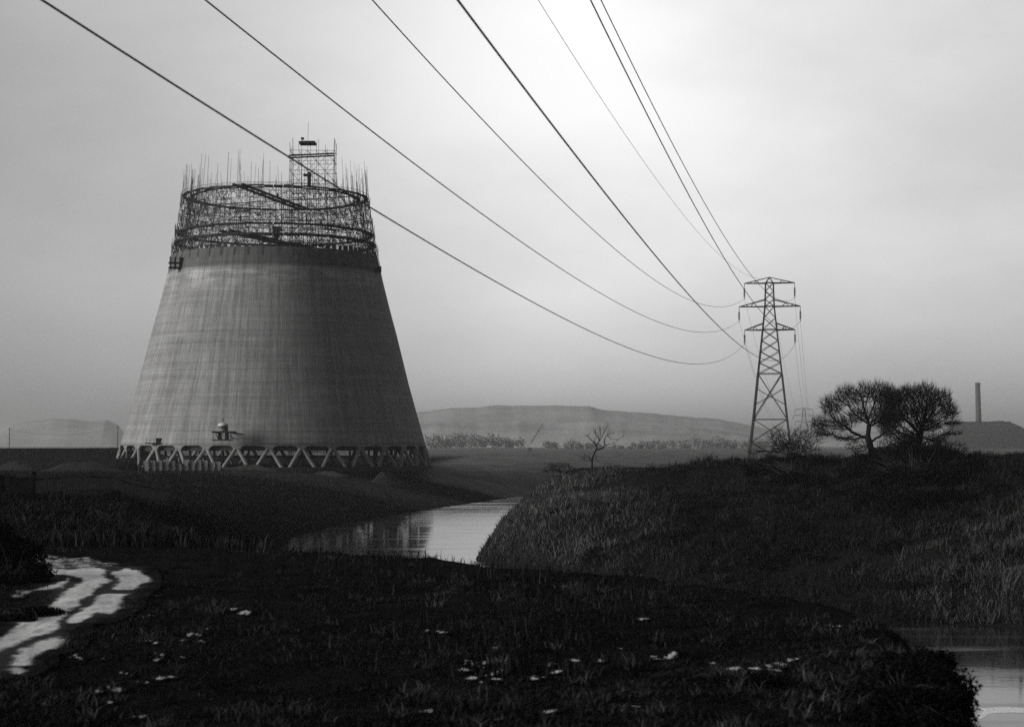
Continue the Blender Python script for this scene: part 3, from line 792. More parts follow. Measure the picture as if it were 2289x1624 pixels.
# ------------------------------------------------------------------ workmen (skin-grown, one surface each)
def worker_mesh():
    J = [((0, 0, 0.95), .13), ((0, 0, 1.15), .14), ((0, 0, 1.38), .16), ((0, 0, 1.50), .06), ((0, -0.01, 1.60), .085), ((0, -0.01, 1.70), .09), ((0, 0, 1.76), .05),
         ((.19, 0, 1.40), .065), ((.27, -.03, 1.13), .05), ((.24, -.20, .93), .04), ((.23, -.27, .88), .035),
         ((-.19, 0, 1.40), .065), ((-.26, -.02, 1.13), .05), ((-.28, -.10, .88), .04), ((-.28, -.14, .80), .035),
         ((.10, 0, .88), .10), ((.12, -.04, .48), .07), ((.13, .02, .09), .05), ((.13, -.14, .05), .04),
         ((-.10, 0, .88), .10), ((-.13, .02, .48), .07), ((-.14, .06, .09), .05), ((-.14, -.10, .05), .04)]
    E = [(0, 1), (1, 2), (2, 3), (3, 4), (4, 5), (5, 6), (2, 7), (7, 8), (8, 9), (9, 10), (2, 11), (11, 12), (12, 13), (13, 14), (0, 15), (15, 16), (16, 17), (17, 18), (0, 19), (19, 20), (20, 21), (21, 22)]
    me = bpy.data.meshes.new('person'); me.from_pydata([j[0] for j in J], E, []); me.update()
    return me, [j[1] for j in J]
wm, wr = worker_mesh()
w0 = link('person', wm, M['cloth'])
md = w0.modifiers.new('Skin', 'SKIN'); w0.modifiers.new('Sub', 'SUBSURF').levels = 1
for sv, r in zip(wm.skin_vertices[0].data, wr): sv.radius = (r, r)
wm.skin_vertices[0].data[0].use_root = True
def c1(p): return ((350+p[0]*.3058)/1.0839, (280+p[1]*.3058)/1.0839)
def chord(px):  # on the plank walkway that crosses the ring
    t = (px-450)/350.0; p = Vector((Q1.x, Q1.y, 63.4)).lerp(Vector((Q2.x, Q2.y, 63.4)), t); return Vector((p.x, p.y, 63.47))
WK = [(chord(c1((635, 0))[0]), 0.4, 'workman in dark clothes on the cross walkway, left of the gangway'),
      (chord(c1((475, 0))[0]), 1.2, 'workman in dark clothes standing at the far left end of the cross walkway'),
      (chord(c1((970, 0))[0]), -0.8, 'workman in dark clothes just right of the gangway, left one of a close pair'),
      (chord(c1((1066, 0))[0]), 0.2, 'workman in dark clothes right of the gangway, right one of a close pair')]
for t, r, z, lb in ((math.atan2(19, 5.4), 17.8, 63.8, 'workman in dark clothes on the far inner ring near the end of the gangway'),
                    (FACE-0.36, 20.3, 56.1, 'workman in dark clothes on the lower ring walkway, left of the hopper'),
                    (FACE+0.31, 20.3, 56.1, 'workman in dark clothes on the lower ring walkway, right of the hopper')):
    WK.append((onring(t, r, z), t, lb))
for i, (p, rz, lb) in enumerate(WK):
    o = w0
    if i: o = w0.copy(); COL.objects.link(o)
    o.location = p; o.rotation_euler.z = rz; tag(o, lb, 'person', 'workmen on the scaffolding')

# ------------------------------------------------------------------ things around the foot of the tower
def base(x, y): return Vector((x, y, h1(x, y)))
# crane cab on a bracketed stage
cb = at(502, 990, 346.0); ph = 346.0
cab = thing('hoist_cabin', 'white-roofed crane cabin on a bracketed stage above the tower columns', 'cabin', (cb.x, cb.y, at(502, 983, ph).z))
def cp(px, py, dy=0.0): return at(px, py, ph+dy)
mb = MB()
a = cp(474, 983); b = cp(518, 983); mb.box(((a.x+b.x)/2, ph+.6, a.z), (b.x-a.x, 1.8, 0.2))
mb.build('lower_stage', M['dark_timber'], cab)
mb = MB(); a = cp(474, 965); b = cp(524, 967); mb.box(((a.x+b.x)/2, ph+.5, a.z), (b.x-a.x, 2.2, 0.32)); 
c = cp(545, 972); mb.beam((b.x-.2, ph+.3, b.z+.05), (c.x, ph-.4, c.z+.1), 0.28); mb.build('upper_stage', M['dark_timber'], cab)
for px_ in (489, 505):
    a = cp(px_, 982); b = cp(px_+2, 967); mb = MB(); mb.box(((a.x+b.x)/2, ph+.6, (a.z+b.z)/2), (0.62, 0.8, b.z-a.z)); mb.build('support', M['dark_timber'], cab)
for px_ in (475, 517):
    a = cp(px_, 982); b = cp(px_, 967); mb = MB(); mb.tube([(a.x, ph+.6, a.z), (b.x, ph+.6, b.z)], 0.05, 5); mb.build('support', M['dark_timber'], cab)
mb = MB(); a = cp(497, 964); zt = cp(497, 951).z; mb.tube([(a.x, ph+.6, a.z+.1), (a.x, ph+.6, zt)], [0.92, 0.86], 14); mb.build('cab_wall', M['pale_paint'], cab)
mb = MB(); mb.box((a.x+.62, ph+.5, (a.z+zt)/2+.06), (0.55, 1.3, zt-a.z-.1)); mb.build('machinery_box', M['dark_timber'], cab)
mb = MB(); zc = (a.z+zt)/2+.22; mb.ring((a.x, ph+.6), 0.80, 0.935, zc-.13, zc+.13, 20); mb.build('window', M['glass_disc'], cab)
mb = MB(); mb.tube([(a.x, ph+.6, zt), (a.x, ph+.6, zt+.25), (a.x, ph+.6, zt+.5), (a.x, ph+.6, zt+.62)], [1.0, 0.95, 0.6, 0.12], 16); mb.build('roof', M['white'], cab)
mb = MB(); mb.tube([(a.x, ph+.6, zt+.6), (a.x, ph+.6, zt+1.35)], 0.05, 6); mb.tube([(a.x, ph+.6, zt+1.0), (a.x, ph+.6, zt+1.2), (a.x, ph+.6, zt+1.4)], [.08, .17, .06], 8); mb.build('lamp', M['dark_steel'], cab)
for px_ in (480, 512):
    a = cp(px_, 967); mb = MB(); mb.beam((a.x, ph+1.2, a.z), (a.x, 351.6, a.z), 0.14); mb.beam((a.x, ph+1.2, a.z-.1), (a.x, 351.2, a.z-1.6), 0.12); mb.build('bracket', M['dark_timber'], cab)
# smaller stage further left
p5 = at(347, 989, 355.6)
st = thing('work_stage', 'small bracketed work stage with a dark box at the tower foot', 'work stage', p5)
mb = MB(); mb.box((p5.x, 355.9, at(347, 990, 356).z), (3.9, 1.6, 0.18)); mb.build('deck', M['dark_timber'], st)
mb = MB(); q5 = at(355, 983, 356); mb.box((q5.x, 355.9, at(355, 984, 356).z), (0.95, 1.0, 1.0)); mb.build('box', M['dark_timber'], st)
mb = MB()
for px_ in (328, 336, 344, 364):
    a = at(px_, 989, 356); mb.tube([(a.x, 355.6, a.z), (a.x, 355.6, a.z+1.0)], 0.04, 5)
mb.tube([(at(328, 983, 356).x, 356, at(328, 983, 356).z), (at(364, 983, 356).x, 356, at(364, 983, 356).z)], 0.03, 4)
mb.build('railing', M['dark_steel'], st)
# hoarding
a, b = at(320, 1050, 334), at(495, 1050, 338)
ho = thing('hoarding', 'low pale board hoarding in front of the tower columns', 'hoarding', base((a.x+b.x)/2, 336))
n = 12
for i in range(n):
    t0, t1 = i/n, (i+1)/n-0.012; mb = MB()
    xa, xb = a.x+(b.x-a.x)*t0, a.x+(b.x-a.x)*t1; yy = 334+4*(t0+t1)/2; g0 = h1((xa+xb)/2, yy)
    hh = 2.0-(0.35 if i > 9 else 0)+random.uniform(-.12, .12)
    if i in (5,): hh *= .7
    mb.box(((xa+xb)/2, yy, g0+hh/2-.05), (xb-xa, 0.06, hh)); mb.build('panel', M['pale_paint'], ho)
mb = MB()
for i in range(n+1):
    xx = a.x+(b.x-a.x)*i/n; yy = 334+4*i/n+.12; g0 = h1(xx, yy); mb.box((xx, yy, g0+.6), (0.12, 0.12, 1.5))
mb.build('posts', M['dark_timber'], ho)
# heap of leaning planks (dark, left of the hoarding)
pc = base(at(278, 1045, 328).x, 328)
ps = thing('plank_stack', 'dark heap of leaning scaffold planks left of the pale hoarding', 'plank stack', pc)
mb = MB()
for i in range(58):
    x0 = pc.x+random.uniform(-3.6, 3.4); yy = 328+random.uniform(-1.5, 1.5); k = 1-abs(x0-pc.x+0.2)/5.2
    g0 = h1(x0, yy); hh = random.uniform(1.4, 3.9)*k; lx = random.uniform(-1.0, 1.0)
    mb.beam((x0, yy, g0-.1), (x0+lx, yy+random.uniform(-.8, .8), g0+hh), random.uniform(.14, .34))
for i in range(16):
    z = pc.z+.15+i*.15; mb.box((pc.x+random.uniform(-.7, .7), 328.5+random.uniform(-.3, .3), z), (random.uniform(3.5, 5.5)*(1-i*.02), 2.2, 0.13), random.uniform(-.06, .06))
mb.build('planks', M['dark_timber'], ps)
# rubble and huts round the tower foot
def heap(name, label, cat, px, py, d, w, h_, m, seed):
    random.seed(seed); c = base(at(px, py, d).x, d); mb = MB(); n = 26
    vs = [(c.x, c.y, c.z+h_)]; fs = []
    for j in range(1, 6):
        for k in range(n):
            t = 2*math.pi*k/n; rr_ = w*j/5*(1+.12*math.sin(3*t+seed)+random.uniform(-.06, .06))
            x_, y_ = c.x+rr_*math.cos(t), c.y+rr_*math.sin(t)*.6
            vs.append((x_, y_, c.z+h_*(math.cos(min(1, j/5)*math.pi)*.5+.5)*(1+random.uniform(-.15, .15))-(0.25 if j == 5 else 0)))
    for k in range(n): fs.append((0, 1+k, 1+(k+1) % n))
    for j in range(4):
        for k in range(n): fs.append((1+j*n+k, 1+(j+1)*n+k, 1+(j+1)*n+(k+1) % n, 1+j*n+(k+1) % n))
    mb.add(vs, fs); o = mb.build(name, m, off=c, smooth=True); o.location = c
    return tag(o, label, cat)
heap('spoil_heap', 'long low dark spoil heap left of the plank stack', 'spoil heap', 185, 1040, 318, 9.0, 1.9, M['slag'], 3)
heap('spoil_heap', 'dark spoil mound at the far left edge below the levee', 'spoil heap', 45, 1040, 330, 6.5, 1.7, M['slag'], 5)
heap('spoil_heap', 'dark earth mound in front of the rightmost tower columns', 'spoil heap', 860, 1045, 340, 4.2, 2.3, M['slag'], 8)
heap('rubble_heap', 'broken rubble lying before the middle tower columns', 'rubble heap', 560, 1050, 341, 5.5, 1.0, M['rubble'], 9)
heap('rubble_heap', 'grey rubble lying between two columns right of the hoarding', 'rubble heap', 735, 1046, 342, 4.5, 0.8, M['rubble'], 11)
random.seed(21)
# two thin poles with wires, far left
poles = []
for px_, yt, lb in ((20, 955, 'thin pole at the far left carrying site wires'), (262, 951, 'thin pole carrying site wires left of the tower shell')):
    d = 424; xx = at(px_, 1000, d).x; p = base(xx, d); o = thing('site_pole', lb, 'pole', p, 0, 'site wire poles')
    mb = MB(); zt = at(px_, yt, d).z; mb.tube([(p.x, p.y, p.z-.3), (p.x+.1, p.y, zt)], [0.10, 0.06], 6); mb.build('post', M['dark_timber'], o)
    mb = MB(); mb.box((p.x, p.y, zt-.4), (0.7, .08, .08)); mb.build('crosspiece', M['dark_timber'], o); poles.append((p.x, p.y, zt-.35))
mb = MB(); pts = [Vector(poles[0]).lerp(Vector(poles[1]), t/20)-Vector((0, 0, 1.6*4*(t/20)*(1-t/20))) for t in range(21)]
mb.tube(pts, 0.018, 5); tag(mb.build('site_wire', M['wire']), 'sagging wire strung between the two thin poles at left', 'wire')

# ------------------------------------------------------------------ palisade fence on the left
def fence(name, label, P, hgt, pale_gap, rails, pw=0.07):
    c = base(*P[0]); f = thing(name, label, 'fence', c)
    pal = MB()
    for s in range(len(P)-1):
        a, b = Vector(P[s]), Vector(P[s+1]); Ld = (b-a).length; n = int(Ld/pale_gap)
        for i in range(n+1):
            p = a.lerp(b, i/n); g0 = h1(p.x, p.y); 
            pal.beam((p.x, p.y, g0-.1), (p.x+random.uniform(-.06, .06), p.y, g0+hgt*random.uniform(.88, 1.06)), pw)
        for r_ in rails:
            prev = None; rl = MB()
            for i in range(9):
                p = a.lerp(b, i/8); q_ = Vector((p.x, p.y+.08, h1(p.x, p.y)+hgt*r_))
                if prev is not None: rl.beam(prev, q_, 0.09)
                prev = q_
            rl.build('rail', M['dark_timber'], f)
    pal.build('pales', M['dark_timber'], f)
    for (x_, y_) in P:
        mb = MB(); g0 = h1(x_, y_); mb.beam((x_, y_+.05, g0-.3), (x_+.04, y_+.05, g0+hgt*1.12), 0.19); mb.build('post', M['dark_timber'], f)
    return f
def gp(px, d): return (at(px, 1120, d).x, d)
fence('board_fence', 'tall dark close-boarded fence at the far left edge', [gp(-60, 96), gp(6, 99), gp(74, 103)], 1.6, 0.17, (.25, .9), 0.13)
fence('palisade_fence', 'long low palisade fence of thin pales between track and tower', [gp(74, 103), gp(217, 118), gp(374, 140)], 1.65, 0.26, (.3, .82), 0.07)

# ------------------------------------------------------------------ pylon
PD = 258.0; PXc = (1721-PX0)/F*PD; PA = 0.17
PZ = h1(PXc, PD)
def pz(y): return EYE+(HOR-y)/F*PD
def build_pylon(label, group):
    r = thing('pylon', label, 'pylon', (PXc, PD, PZ), -PA, group)
    g0 = PZ-0.3
    lv = [(g0, 3.32), (pz(988), 2.80), (pz(937), 2.40), (pz(835), 1.70), (pz(736), 1.0), (pz(684), 0.66), (pz(631), 0.55)]
    zs = [l[0] for l in lv]; hs = [l[1] for l in lv]
    hw = lambda z: float(np.interp(z, zs, hs))
    off = Vector((0, 0, PZ))
    def B(mb, name, m): return mb.build(name, m, r, off=off)
    for sx in (-1, 1):
        for sy in (-1, 1):
            mb = MB()
            for (z0, w0_), (z1, w1) in zip(lv[:-1], lv[1:]):
                mb.beam((sx*w0_, sy*w0_, z0), (sx*w1, sy*w1, z1), 0.24 if z0 < pz(835)-.1 else 0.19)
            B(mb, 'leg', M['steel'])
    mb = MB()
    def face_pts(z):
        w = hw(z); return [(-w, -w), (w, -w), (w, w), (-w, w)]
    def xp(z0, z1, t=0.085):
        a, b = face_pts(z0), face_pts(z1)
        for i in range(4):
            j = (i+1) % 4
            mb.beam((*a[i], z0), (*b[j], z1), t); mb.beam((*a[j], z0), (*b[i], z1), t)
    def hz(z, t=0.10):
        a = face_pts(z)
        for i in range(4): mb.beam((*a[i], z), (*a[(i+1) % 4], z), t)
    ys = np.linspace(835, 736, 5)
    for a, b in zip(ys[:-1], ys[1:]): xp(pz(a), pz(b))
    for a, b in ((736, 710), (710, 684), (684, 668), (668, 650), (650, 631)): xp(pz(a), pz(b), 0.07)
    xp(pz(937), pz(835), 0.11); xp(pz(988), pz(937), 0.08)
    zc = pz(886)
    for s_, zt in ((0, pz(868)), (1, pz(904))):
        a = face_pts(zt)
        for i in range(4):
            j = (i+1) % 4; mid = ((a[i][0]+a[j][0])/2*hw(zc)/hw(zt), (a[i][1]+a[j][1])/2*hw(zc)/hw(zt), zc)
            mb.beam((*a[i], zt), mid, 0.07); mb.beam((*a[j], zt), mid, 0.07)
    xp(g0+.4, pz(988), 0.09)
    for y_ in (835, 937, 988, 736, 684, 631): hz(pz(y_))
    B(mb, 'bracing', M['steel'])
    tips = {}
    for nm, yb, yt, half, ins in (('t', 632, 619, 3.60, 666), ('m', 684.5, 669, 4.38, 717), ('b', 737, 722, 3.60, 768)):
        zb, zt = pz(yb), pz(yt); w, wt = hw(zb), hw(zt)
        for sx in (-1, 1):
            mb = MB()
            tip = Vector((sx*half, 0, zb))
            for sy in (-1, 1):
                mb.beam((sx*w, sy*w, zb), tip, 0.14)
                top = Vector((0, 0, zt)) if nm == 't' else Vector((sx*wt, sy*wt, zt))
                mb.beam(top, tip, 0.12)
                for k in (0.3, 0.6):
                    pb_ = Vector((sx*w, sy*w, zb)).lerp(tip, k); pt_ = top.lerp(tip, k+(0.14 if nm != 't' else .2))
                    mb.beam(pb_, pt_, 0.06)
                    mb.beam(pt_, Vector((sx*w, sy*w, zb)).lerp(tip, min(1, k+.26)), 0.05)
            mb.beam((sx*w, -w, zb), Vector((sx*w, w, zb)).lerp(tip, .4), 0.06)
            if nm == 't':
                for sy in (-1, 1): mb.beam((sx*w, sy*w, zb), (0, 0, zt), 0.10)
            B(mb, 'cross_arm', M['steel'])
        for sx in (-1, 1):
            mb = MB(); zi = pz(ins); Ln = zb-zi
            mb.tube([(sx*half, 0, zb), (sx*half, 0, zb-Ln*.34)], 0.045, 5)
            pts, rad = [], []
            for k in range(10):
                z_ = zb-Ln*(.34+.58*k/10)
                for dz, rr_ in ((0, .06), (.01, .16), (.06, .15), (.075, .06)): pts.append((sx*half, 0, z_-dz)); rad.append(rr_)
            mb.tube(pts, rad, 8)
            mb.tube([(sx*half, 0, zb-Ln*.92), (sx*half, 0, zi)], 0.05, 5); mb.box((sx*half, 0, zi), (.12, .5, .1))
            B(mb, 'insulator', M['glass_disc'])
            tips[nm+('l' if sx < 0 else 'r')] = (sx*half, zi)
    tips['e'] = (0.0, pz(619))
    return r, tips
pyl, tips = build_pylon('tall lattice steel pylon with three pairs of arms beside the two big bare trees', 'pylons of the power line')
far = copy_tree(pyl); fd = 640.0
far.location = (at(1797, 990, fd).x, fd, h1(at(1797, 990, fd).x, fd)); far.scale = (0.88, 0.88, 0.655); far.rotation_euler.z = -0.15
far['label'] = 'small hazy pylon far off between the near pylon and the two big bare trees'
# conductors: towards the camera's left, and on to the far pylon
ENDS = {'bl': (-16.08, 8.85, 6.00), 'ml': (-18.64, 13.07, 6.58), 'tl': (-18.95, 18.89, 8.13), 'br': (-11.27, 9.85, 6.07),
        'mr': (-12.21, 17.28, 7.51), 'tr': (-14.62, 23.49, 8.27), 'e': (-17.84, 24.41, 7.92)}
NAMES = {'bl': 'lowest left', 'ml': 'middle left', 'tl': 'topmost left', 'br': 'lowest right', 'mr': 'middle right', 'tr': 'topmost right'}
for k, (hx, zi) in tips.items():
    ca, sa = math.cos(-PA), math.sin(-PA)
    A0 = Vector((PXc+hx*ca, PD+hx*sa, zi)); xb, zb, sg = ENDS[k]; B0 = Vector((xb, -30, EYE+zb))
    pts = [A0.lerp(B0, i/80)-Vector((0, 0, 4*sg*(i/80)*(1-i/80))) for i in range(81)]
    mb = MB(); mb.tube(pts, 0.011 if k == 'e' else 0.020, 6)
    nm = 'earth_wire' if k == 'e' else 'conductor'
    o = mb.build(nm, M['wire'])
    tag(o, 'thin faint earth wire sweeping overhead from the tip of the near pylon' if k == 'e' else 'black conductor sweeping overhead from the '+NAMES[k]+' arm of the near pylon', 'power cable', 'cables of the near span')
    ca, sa = math.cos(-.15), math.sin(-.15); bz = far.location.z+(zi-PZ)*far.scale.z
    B1 = Vector((far.location.x+hx*.88*ca, fd+hx*.88*sa, bz))
    pts = [A0.lerp(B1, i/40)-Vector((0, 0, 4*8.5*(i/40)*(1-i/40))) for i in range(41)]
    mb = MB(); mb.tube(pts, 0.014, 5); o = mb.build(nm, M['wire'])
    tag(o, 'thin earth wire falling away from the near pylon tip to the far pylon' if k == 'e' else 'thin conductor running from the '+NAMES[k]+' arm of the near pylon to the far pylon', 'power cable', 'cables of the far span')

# ------------------------------------------------------------------ bare trees (space colonisation)
def grow(base_p, trunk, blobs, natt, step, kill, infl, seed, iters=220, tropism=(0, 0, 0.05)):
    rg = np.random.default_rng(seed)
    pts = []
    vol = np.array([b[3]*b[4]*b[5] for b in blobs]); vol = vol/vol.sum()
    for b, w in zip(blobs, vol):
        n = int(natt*w); u = rg.normal(size=(n, 3)); u /= np.linalg.norm(u, axis=1)[:, None]
        u *= (rg.random(n)**(1/2.4))[:, None]
        pts.append(u*np.array(b[3:6])+np.array(b[0:3]))
    Aq = np.concatenate(pts)
    nodes = [np.array(p, float) for p in trunk]; par = [-1]+list(range(len(trunk)-1))
    best = np.full(len(Aq), 1e9); bi = np.zeros(len(Aq), int)
    def upd(i0):
        nonlocal best, bi
        Nn = np.array(nodes[i0:]); D = np.linalg.norm(Aq[:, None]-Nn[None], axis=2)
        m = D.argmin(1); dm = D[np.arange(len(Aq)), m]; k = dm < best
        best = np.where(k, dm, best); bi = np.where(k, m+i0, bi)
    upd(0); tr = np.array(tropism)
    seen = set()
    for it in range(iters):
        act = best < infl
        if not act.any(): act = best < best.min()*1.2
        dirs = {}
        for k in np.nonzero(act)[0]:
            d = Aq[k]-nodes[bi[k]]; L_ = np.linalg.norm(d)
            if L_ < 1e-6: continue
            dirs.setdefault(bi[k], []).append(d/L_)
        i0 = len(nodes)
        for i, ds in dirs.items():
            v = np.mean(ds, 0)+tr+rg.normal(0, 0.18, 3); v /= np.linalg.norm(v)+1e-9
            npz = nodes[i]+v*step*rg.uniform(.8, 1.2)
            key = (i, tuple(np.round(npz/(step*.45)).astype(int)))
            if key in seen: continue
            seen.add(key); nodes.append(npz); par.append(i)
        if len(nodes) == i0: break
        upd(i0)
        alive = best > kill
        Aq, best, bi = Aq[alive], best[alive], bi[alive]
        if len(Aq) == 0 or len(nodes) > 16000: break
    return np.array(nodes), par
def tree(name, label, cat, loc, trunk, blobs, natt, step, kill, infl, rt, seed, twigs=4, tl=(0.35, 0.8), rtip=0.010, group=None, crown='crown', up=0.35):
    rg = np.random.default_rng(seed+100)
    o = thing(name, label, cat, loc, 0, group)
    N_, par = grow(None, trunk, blobs, natt, step, kill, infl, seed)
    nt_ = len(trunk); n = len(N_)
    ch = [[] for _ in range(n)]
    for i in range(1, n): ch[par[i]].append(i)
    load = np.zeros(n)
    for i in range(n-1, -1, -1):
        load[i] = sum(load[c] for c in ch[i]) if ch[i] else 1
    rad = rtip+(rt-rtip)*(load/load[0])**0.54
    rad[:nt_] = np.maximum(rad[:nt_], np.linspace(rt, rad[nt_-1], nt_))
    mb = MB(); mb.tube([tuple(p) for p in N_[:nt_]], list(rad[:nt_]), 8)
    P = [mb, MB()]
    # limbs: follow the heaviest child so each limb is one tube
    done = set()
    stack = [i for i in range(nt_) ]
    for s in range(n):
        for c in ch[s]:
            if c < nt_ or c in done: continue
            main = max(ch[s], key=lambda q: load[q])
            if c == main and s >= nt_: continue      # continued by its own chain
            chain = [s, c]; done.add(c)
            while ch[chain[-1]]:
                nx = max(ch[chain[-1]], key=lambda q: load[q]); chain.append(nx); done.add(nx)
            rr_ = [min(rad[k], rad[c]) if j == 0 else rad[k] for j, k in enumerate(chain)]
            big = load[c] > load[0]*0.10
            P[0 if big else 1].tube([tuple(N_[k]) for k in chain], rr_, 5 if rad[c] > .03 else 3, cap=False)
    cen = np.array([b[:3] for b in blobs]).mean(0)
    for i in range(nt_, n):
        k = (twigs if not ch[i] else (1 if rg.random() < 0.75 and load[i] < 25 else 0))
        for _ in range(k):
            d = N_[i]-N_[par[i]]; d = d/(np.linalg.norm(d)+1e-9)
            v = d*0.8+rg.normal(0, .5, 3)+np.array([0, 0, up]); v /= np.linalg.norm(v)
            L_ = rg.uniform(*tl); m = N_[i]+v*L_*.5; v2 = v+rg.normal(0, .35, 3)+np.array([0, 0, .15]); v2 /= np.linalg.norm(v2)
            e = m+v2*L_*.5
            P[1].tube([tuple(N_[i]), tuple(m), tuple(e)], [rtip, rtip*.8, rtip*.45], 3, cap=False)
    off = Vector((0, 0, 0))
    P[0].build('trunk', M['bark'], o, off=off); P[1].build(crown, M['twig'], o, off=off)
    return o
def tp(px, py, d, loc): # local point
    p = at(px, py, d); return (p.x-loc.x, p.y-loc.y, p.z-loc.z)
TD = 188.0; sc_ = TD/F
def blob(px, py, rx, ry, d, loc, rd=None):
    p = tp(px, py, d, loc); return (p[0], p[1], p[2], rx*d/F, (rd if rd is not None else rx*.8)*d/F, ry*d/F)
# left big tree
bx_ = at(1950, 1022, TD).x; loc = Vector((bx_, TD, h1(bx_, TD)-.15))
tree('bare_tree', 'wide leafless tree with a bare forked trunk, left one of the two big trees', 'tree', loc,
     [(0, 0, 0)]+[tp(x_, y_, TD, loc) for x_, y_ in ((1948, 1010), (1943, 990), (1938, 974))],
     [blob(*b, TD, loc, 26) for b in ((1834, 948, 22, 16), (1858, 908, 26, 24), (1893, 886, 28, 25), (1930, 882, 24, 24), (1966, 880, 28, 24), (1878, 948, 34, 18), (1846, 971, 28, 7), (1893, 981, 30, 5), (1920, 928, 24, 20), (1962, 930, 26, 26), (1985, 965, 22, 16), (1992, 900, 28, 28), (1992, 935, 24, 24))],
     5200, 0.19, 0.21, 2.0, 0.34, 3, 5, (0.4, 1.0), 0.013, 'big bare trees on the bank', up=.6)
bx_ = at(2040, 1025, TD+3).x; loc = Vector((bx_, TD+3, h1(bx_, TD+3)-.15))
tree('bare_tree', 'dense leafless tree spreading far to the right, right one of the two big trees', 'tree', loc,
     [(0, 0, 0)]+[tp(x_, y_, TD+3, loc) for x_, y_ in ((2043, 1008), (2052, 990), (2056, 972))],
     [blob(*b, TD+3, loc, 28) for b in ((1990, 890, 28, 24), (2026, 886, 28, 22), (2066, 882, 30, 22), (2102, 896, 26, 24), (2120, 922, 20, 16), (2126, 946, 20, 6), (2122, 970, 26, 4), (2062, 918, 40, 26), (2005, 926, 36, 28), (1985, 945, 26, 22), (2070, 950, 38, 18), (2030, 980, 36, 20), (2088, 984, 24, 10))],
     7600, 0.19, 0.20, 2.0, 0.42, 5, 5, (0.4, 1.0), 0.014, 'big bare trees on the bank', up=.5)
# small bare tree standing past the bank
d = 232.0; bx_ = at(1320, 1045, d).x; loc = Vector((bx_, d, h1(bx_, d)-.1))
sp_t = thing('bare_sapling', 'small crooked bare tree standing alone above the river bank', 'tree', loc)
def c4(p, dy=0.0):
    q_ = at((1000+.3058*p[0])/1.0839, (940+.3058*p[1])/1.0839, d+dy); return (q_.x-loc.x, q_.y-loc.y, q_.z-loc.z)
LI = [([(1408, 720), (1414, 660), (1418, 610), (1420, 560), (1438, 510), (1455, 482)], .17, .11, 0),
      ([(1455, 485), (1448, 445), (1420, 415), (1395, 390), (1385, 372)], .08, .03, .6), ([(1448, 445), (1440, 420), (1452, 395), (1440, 360)], .05, .02, .9),
      ([(1455, 482), (1457, 450), (1476, 420), (1466, 388), (1450, 358), (1438, 335)], .09, .025, -.7), ([(1476, 420), (1500, 380), (1512, 350), (1532, 322)], .06, .02, -.4),
      ([(1457, 487), (1500, 476), (1521, 450), (1515, 402), (1541, 370), (1592, 352)], .10, .022, .3), ([(1521, 452), (1560, 440), (1597, 434)], .05, .02, -.8),
      ([(1500, 477), (1532, 462), (1582, 472)], .05, .018, .8), ([(1541, 372), (1566, 398), (1622, 410), (1668, 378)], .045, .016, .2), ([(1471, 420), (1489, 352), (1478, 322)], .045, .016, .5),
      ([(1418, 572), (1386, 552), (1345, 545)], .05, .016, -.3), ([(1420, 565), (1392, 537), (1362, 528)], .045, .016, .4), ([(1420, 580), (1380, 575), (1352, 566)], .04, .016, .1), ([(1438, 512), (1452, 530), (1449, 548)], .03, .012, 0)]
tk, cw = MB(), MB(); rg = np.random.default_rng(4)
for k, (P_, r0, r1, dy) in enumerate(LI):
    n = len(P_); pts = [Vector(c4(p, dy*i/(n-1))) for i, p in enumerate(P_)]
    (tk if k == 0 else cw).tube(pts, list(np.linspace(r0, r1, n)), 6 if k == 0 else 5, cap=False)
    if k == 0: continue
    for i in range(1, n):
        for q_ in range(4 if i == n-1 else 2):
            dv_ = (pts[i]-pts[i-1]).normalized()+Vector(rg.normal(0, .55, 3))+Vector((0, 0, .3)); dv_.normalize(); L_ = rg.uniform(.35, 1.1)
            b_ = pts[i-1].lerp(pts[i], rg.uniform(.3, 1)); m_ = b_+dv_*L_*.5; e_ = m_+(dv_+Vector(rg.normal(0, .4, 3))).normalized()*L_*.5
            cw.tube([b_, m_, e_], [.022, .017, .009], 3, cap=False)
tk.build('trunk', M['bark'], sp_t, off=(0, 0, 0)); cw.build('crown', M['twig'], sp_t, off=(0, 0, 0))
# bare shrubs on the bank
def shrub(name, label, px, py, d, blobs, natt, seed, rt=0.10, nst=4, **k):
    x_ = at(px, py, d).x; loc = Vector((x_, d, h1(x_, d)-.15))
    bl = [blob(b[0], b[1], b[2], b[3], d, loc) for b in blobs]
    return tree(name, label, 'shrub', loc, [(0, 0, 0), (0.03, 0.02, 0.22), (0.05, 0.0, 0.45)], bl, natt, 0.24, 0.30, 2.6, rt, seed, crown='crown', **k)
shrub('bare_shrub', 'ragged bare shrub at the foot of the near pylon', 1765, 1022, 186, [(1740, 984, 26, 30), (1785, 982, 28, 26), (1816, 984, 20, 36), (1765, 1002, 50, 18), (1700, 1010, 26, 10)], 1900, 12, .13, twigs=5, tl=(.3, .9), rtip=.016)
shrub('bare_shrub', 'leaning dark shrub under the right side of the right big tree', 2110, 1024, 186, [(2105, 998, 30, 18), (2138, 1004, 24, 16), (2075, 1004, 26, 16)], 1200, 13, .14, twigs=6, tl=(.25, .6), rtip=.016)
shrub('bare_shrub', 'low tangled shrub between the trunks of the two big trees', 1990, 1024, 187, [(1990, 998, 30, 22), (2020, 1004, 26, 18), (1918, 998, 28, 16)], 1100, 14, .10, twigs=5, tl=(.25, .6), rtip=.016)
shrub('bare_shrub', 'small tuft of bare shrub on the bank right of the two big trees', 2205, 1024, 196, [(2188, 1015, 9, 8), (2212, 1014, 10, 10), (2232, 1018, 8, 5)], 380, 15, .07, twigs=5, tl=(.2, .5), rtip=.015)
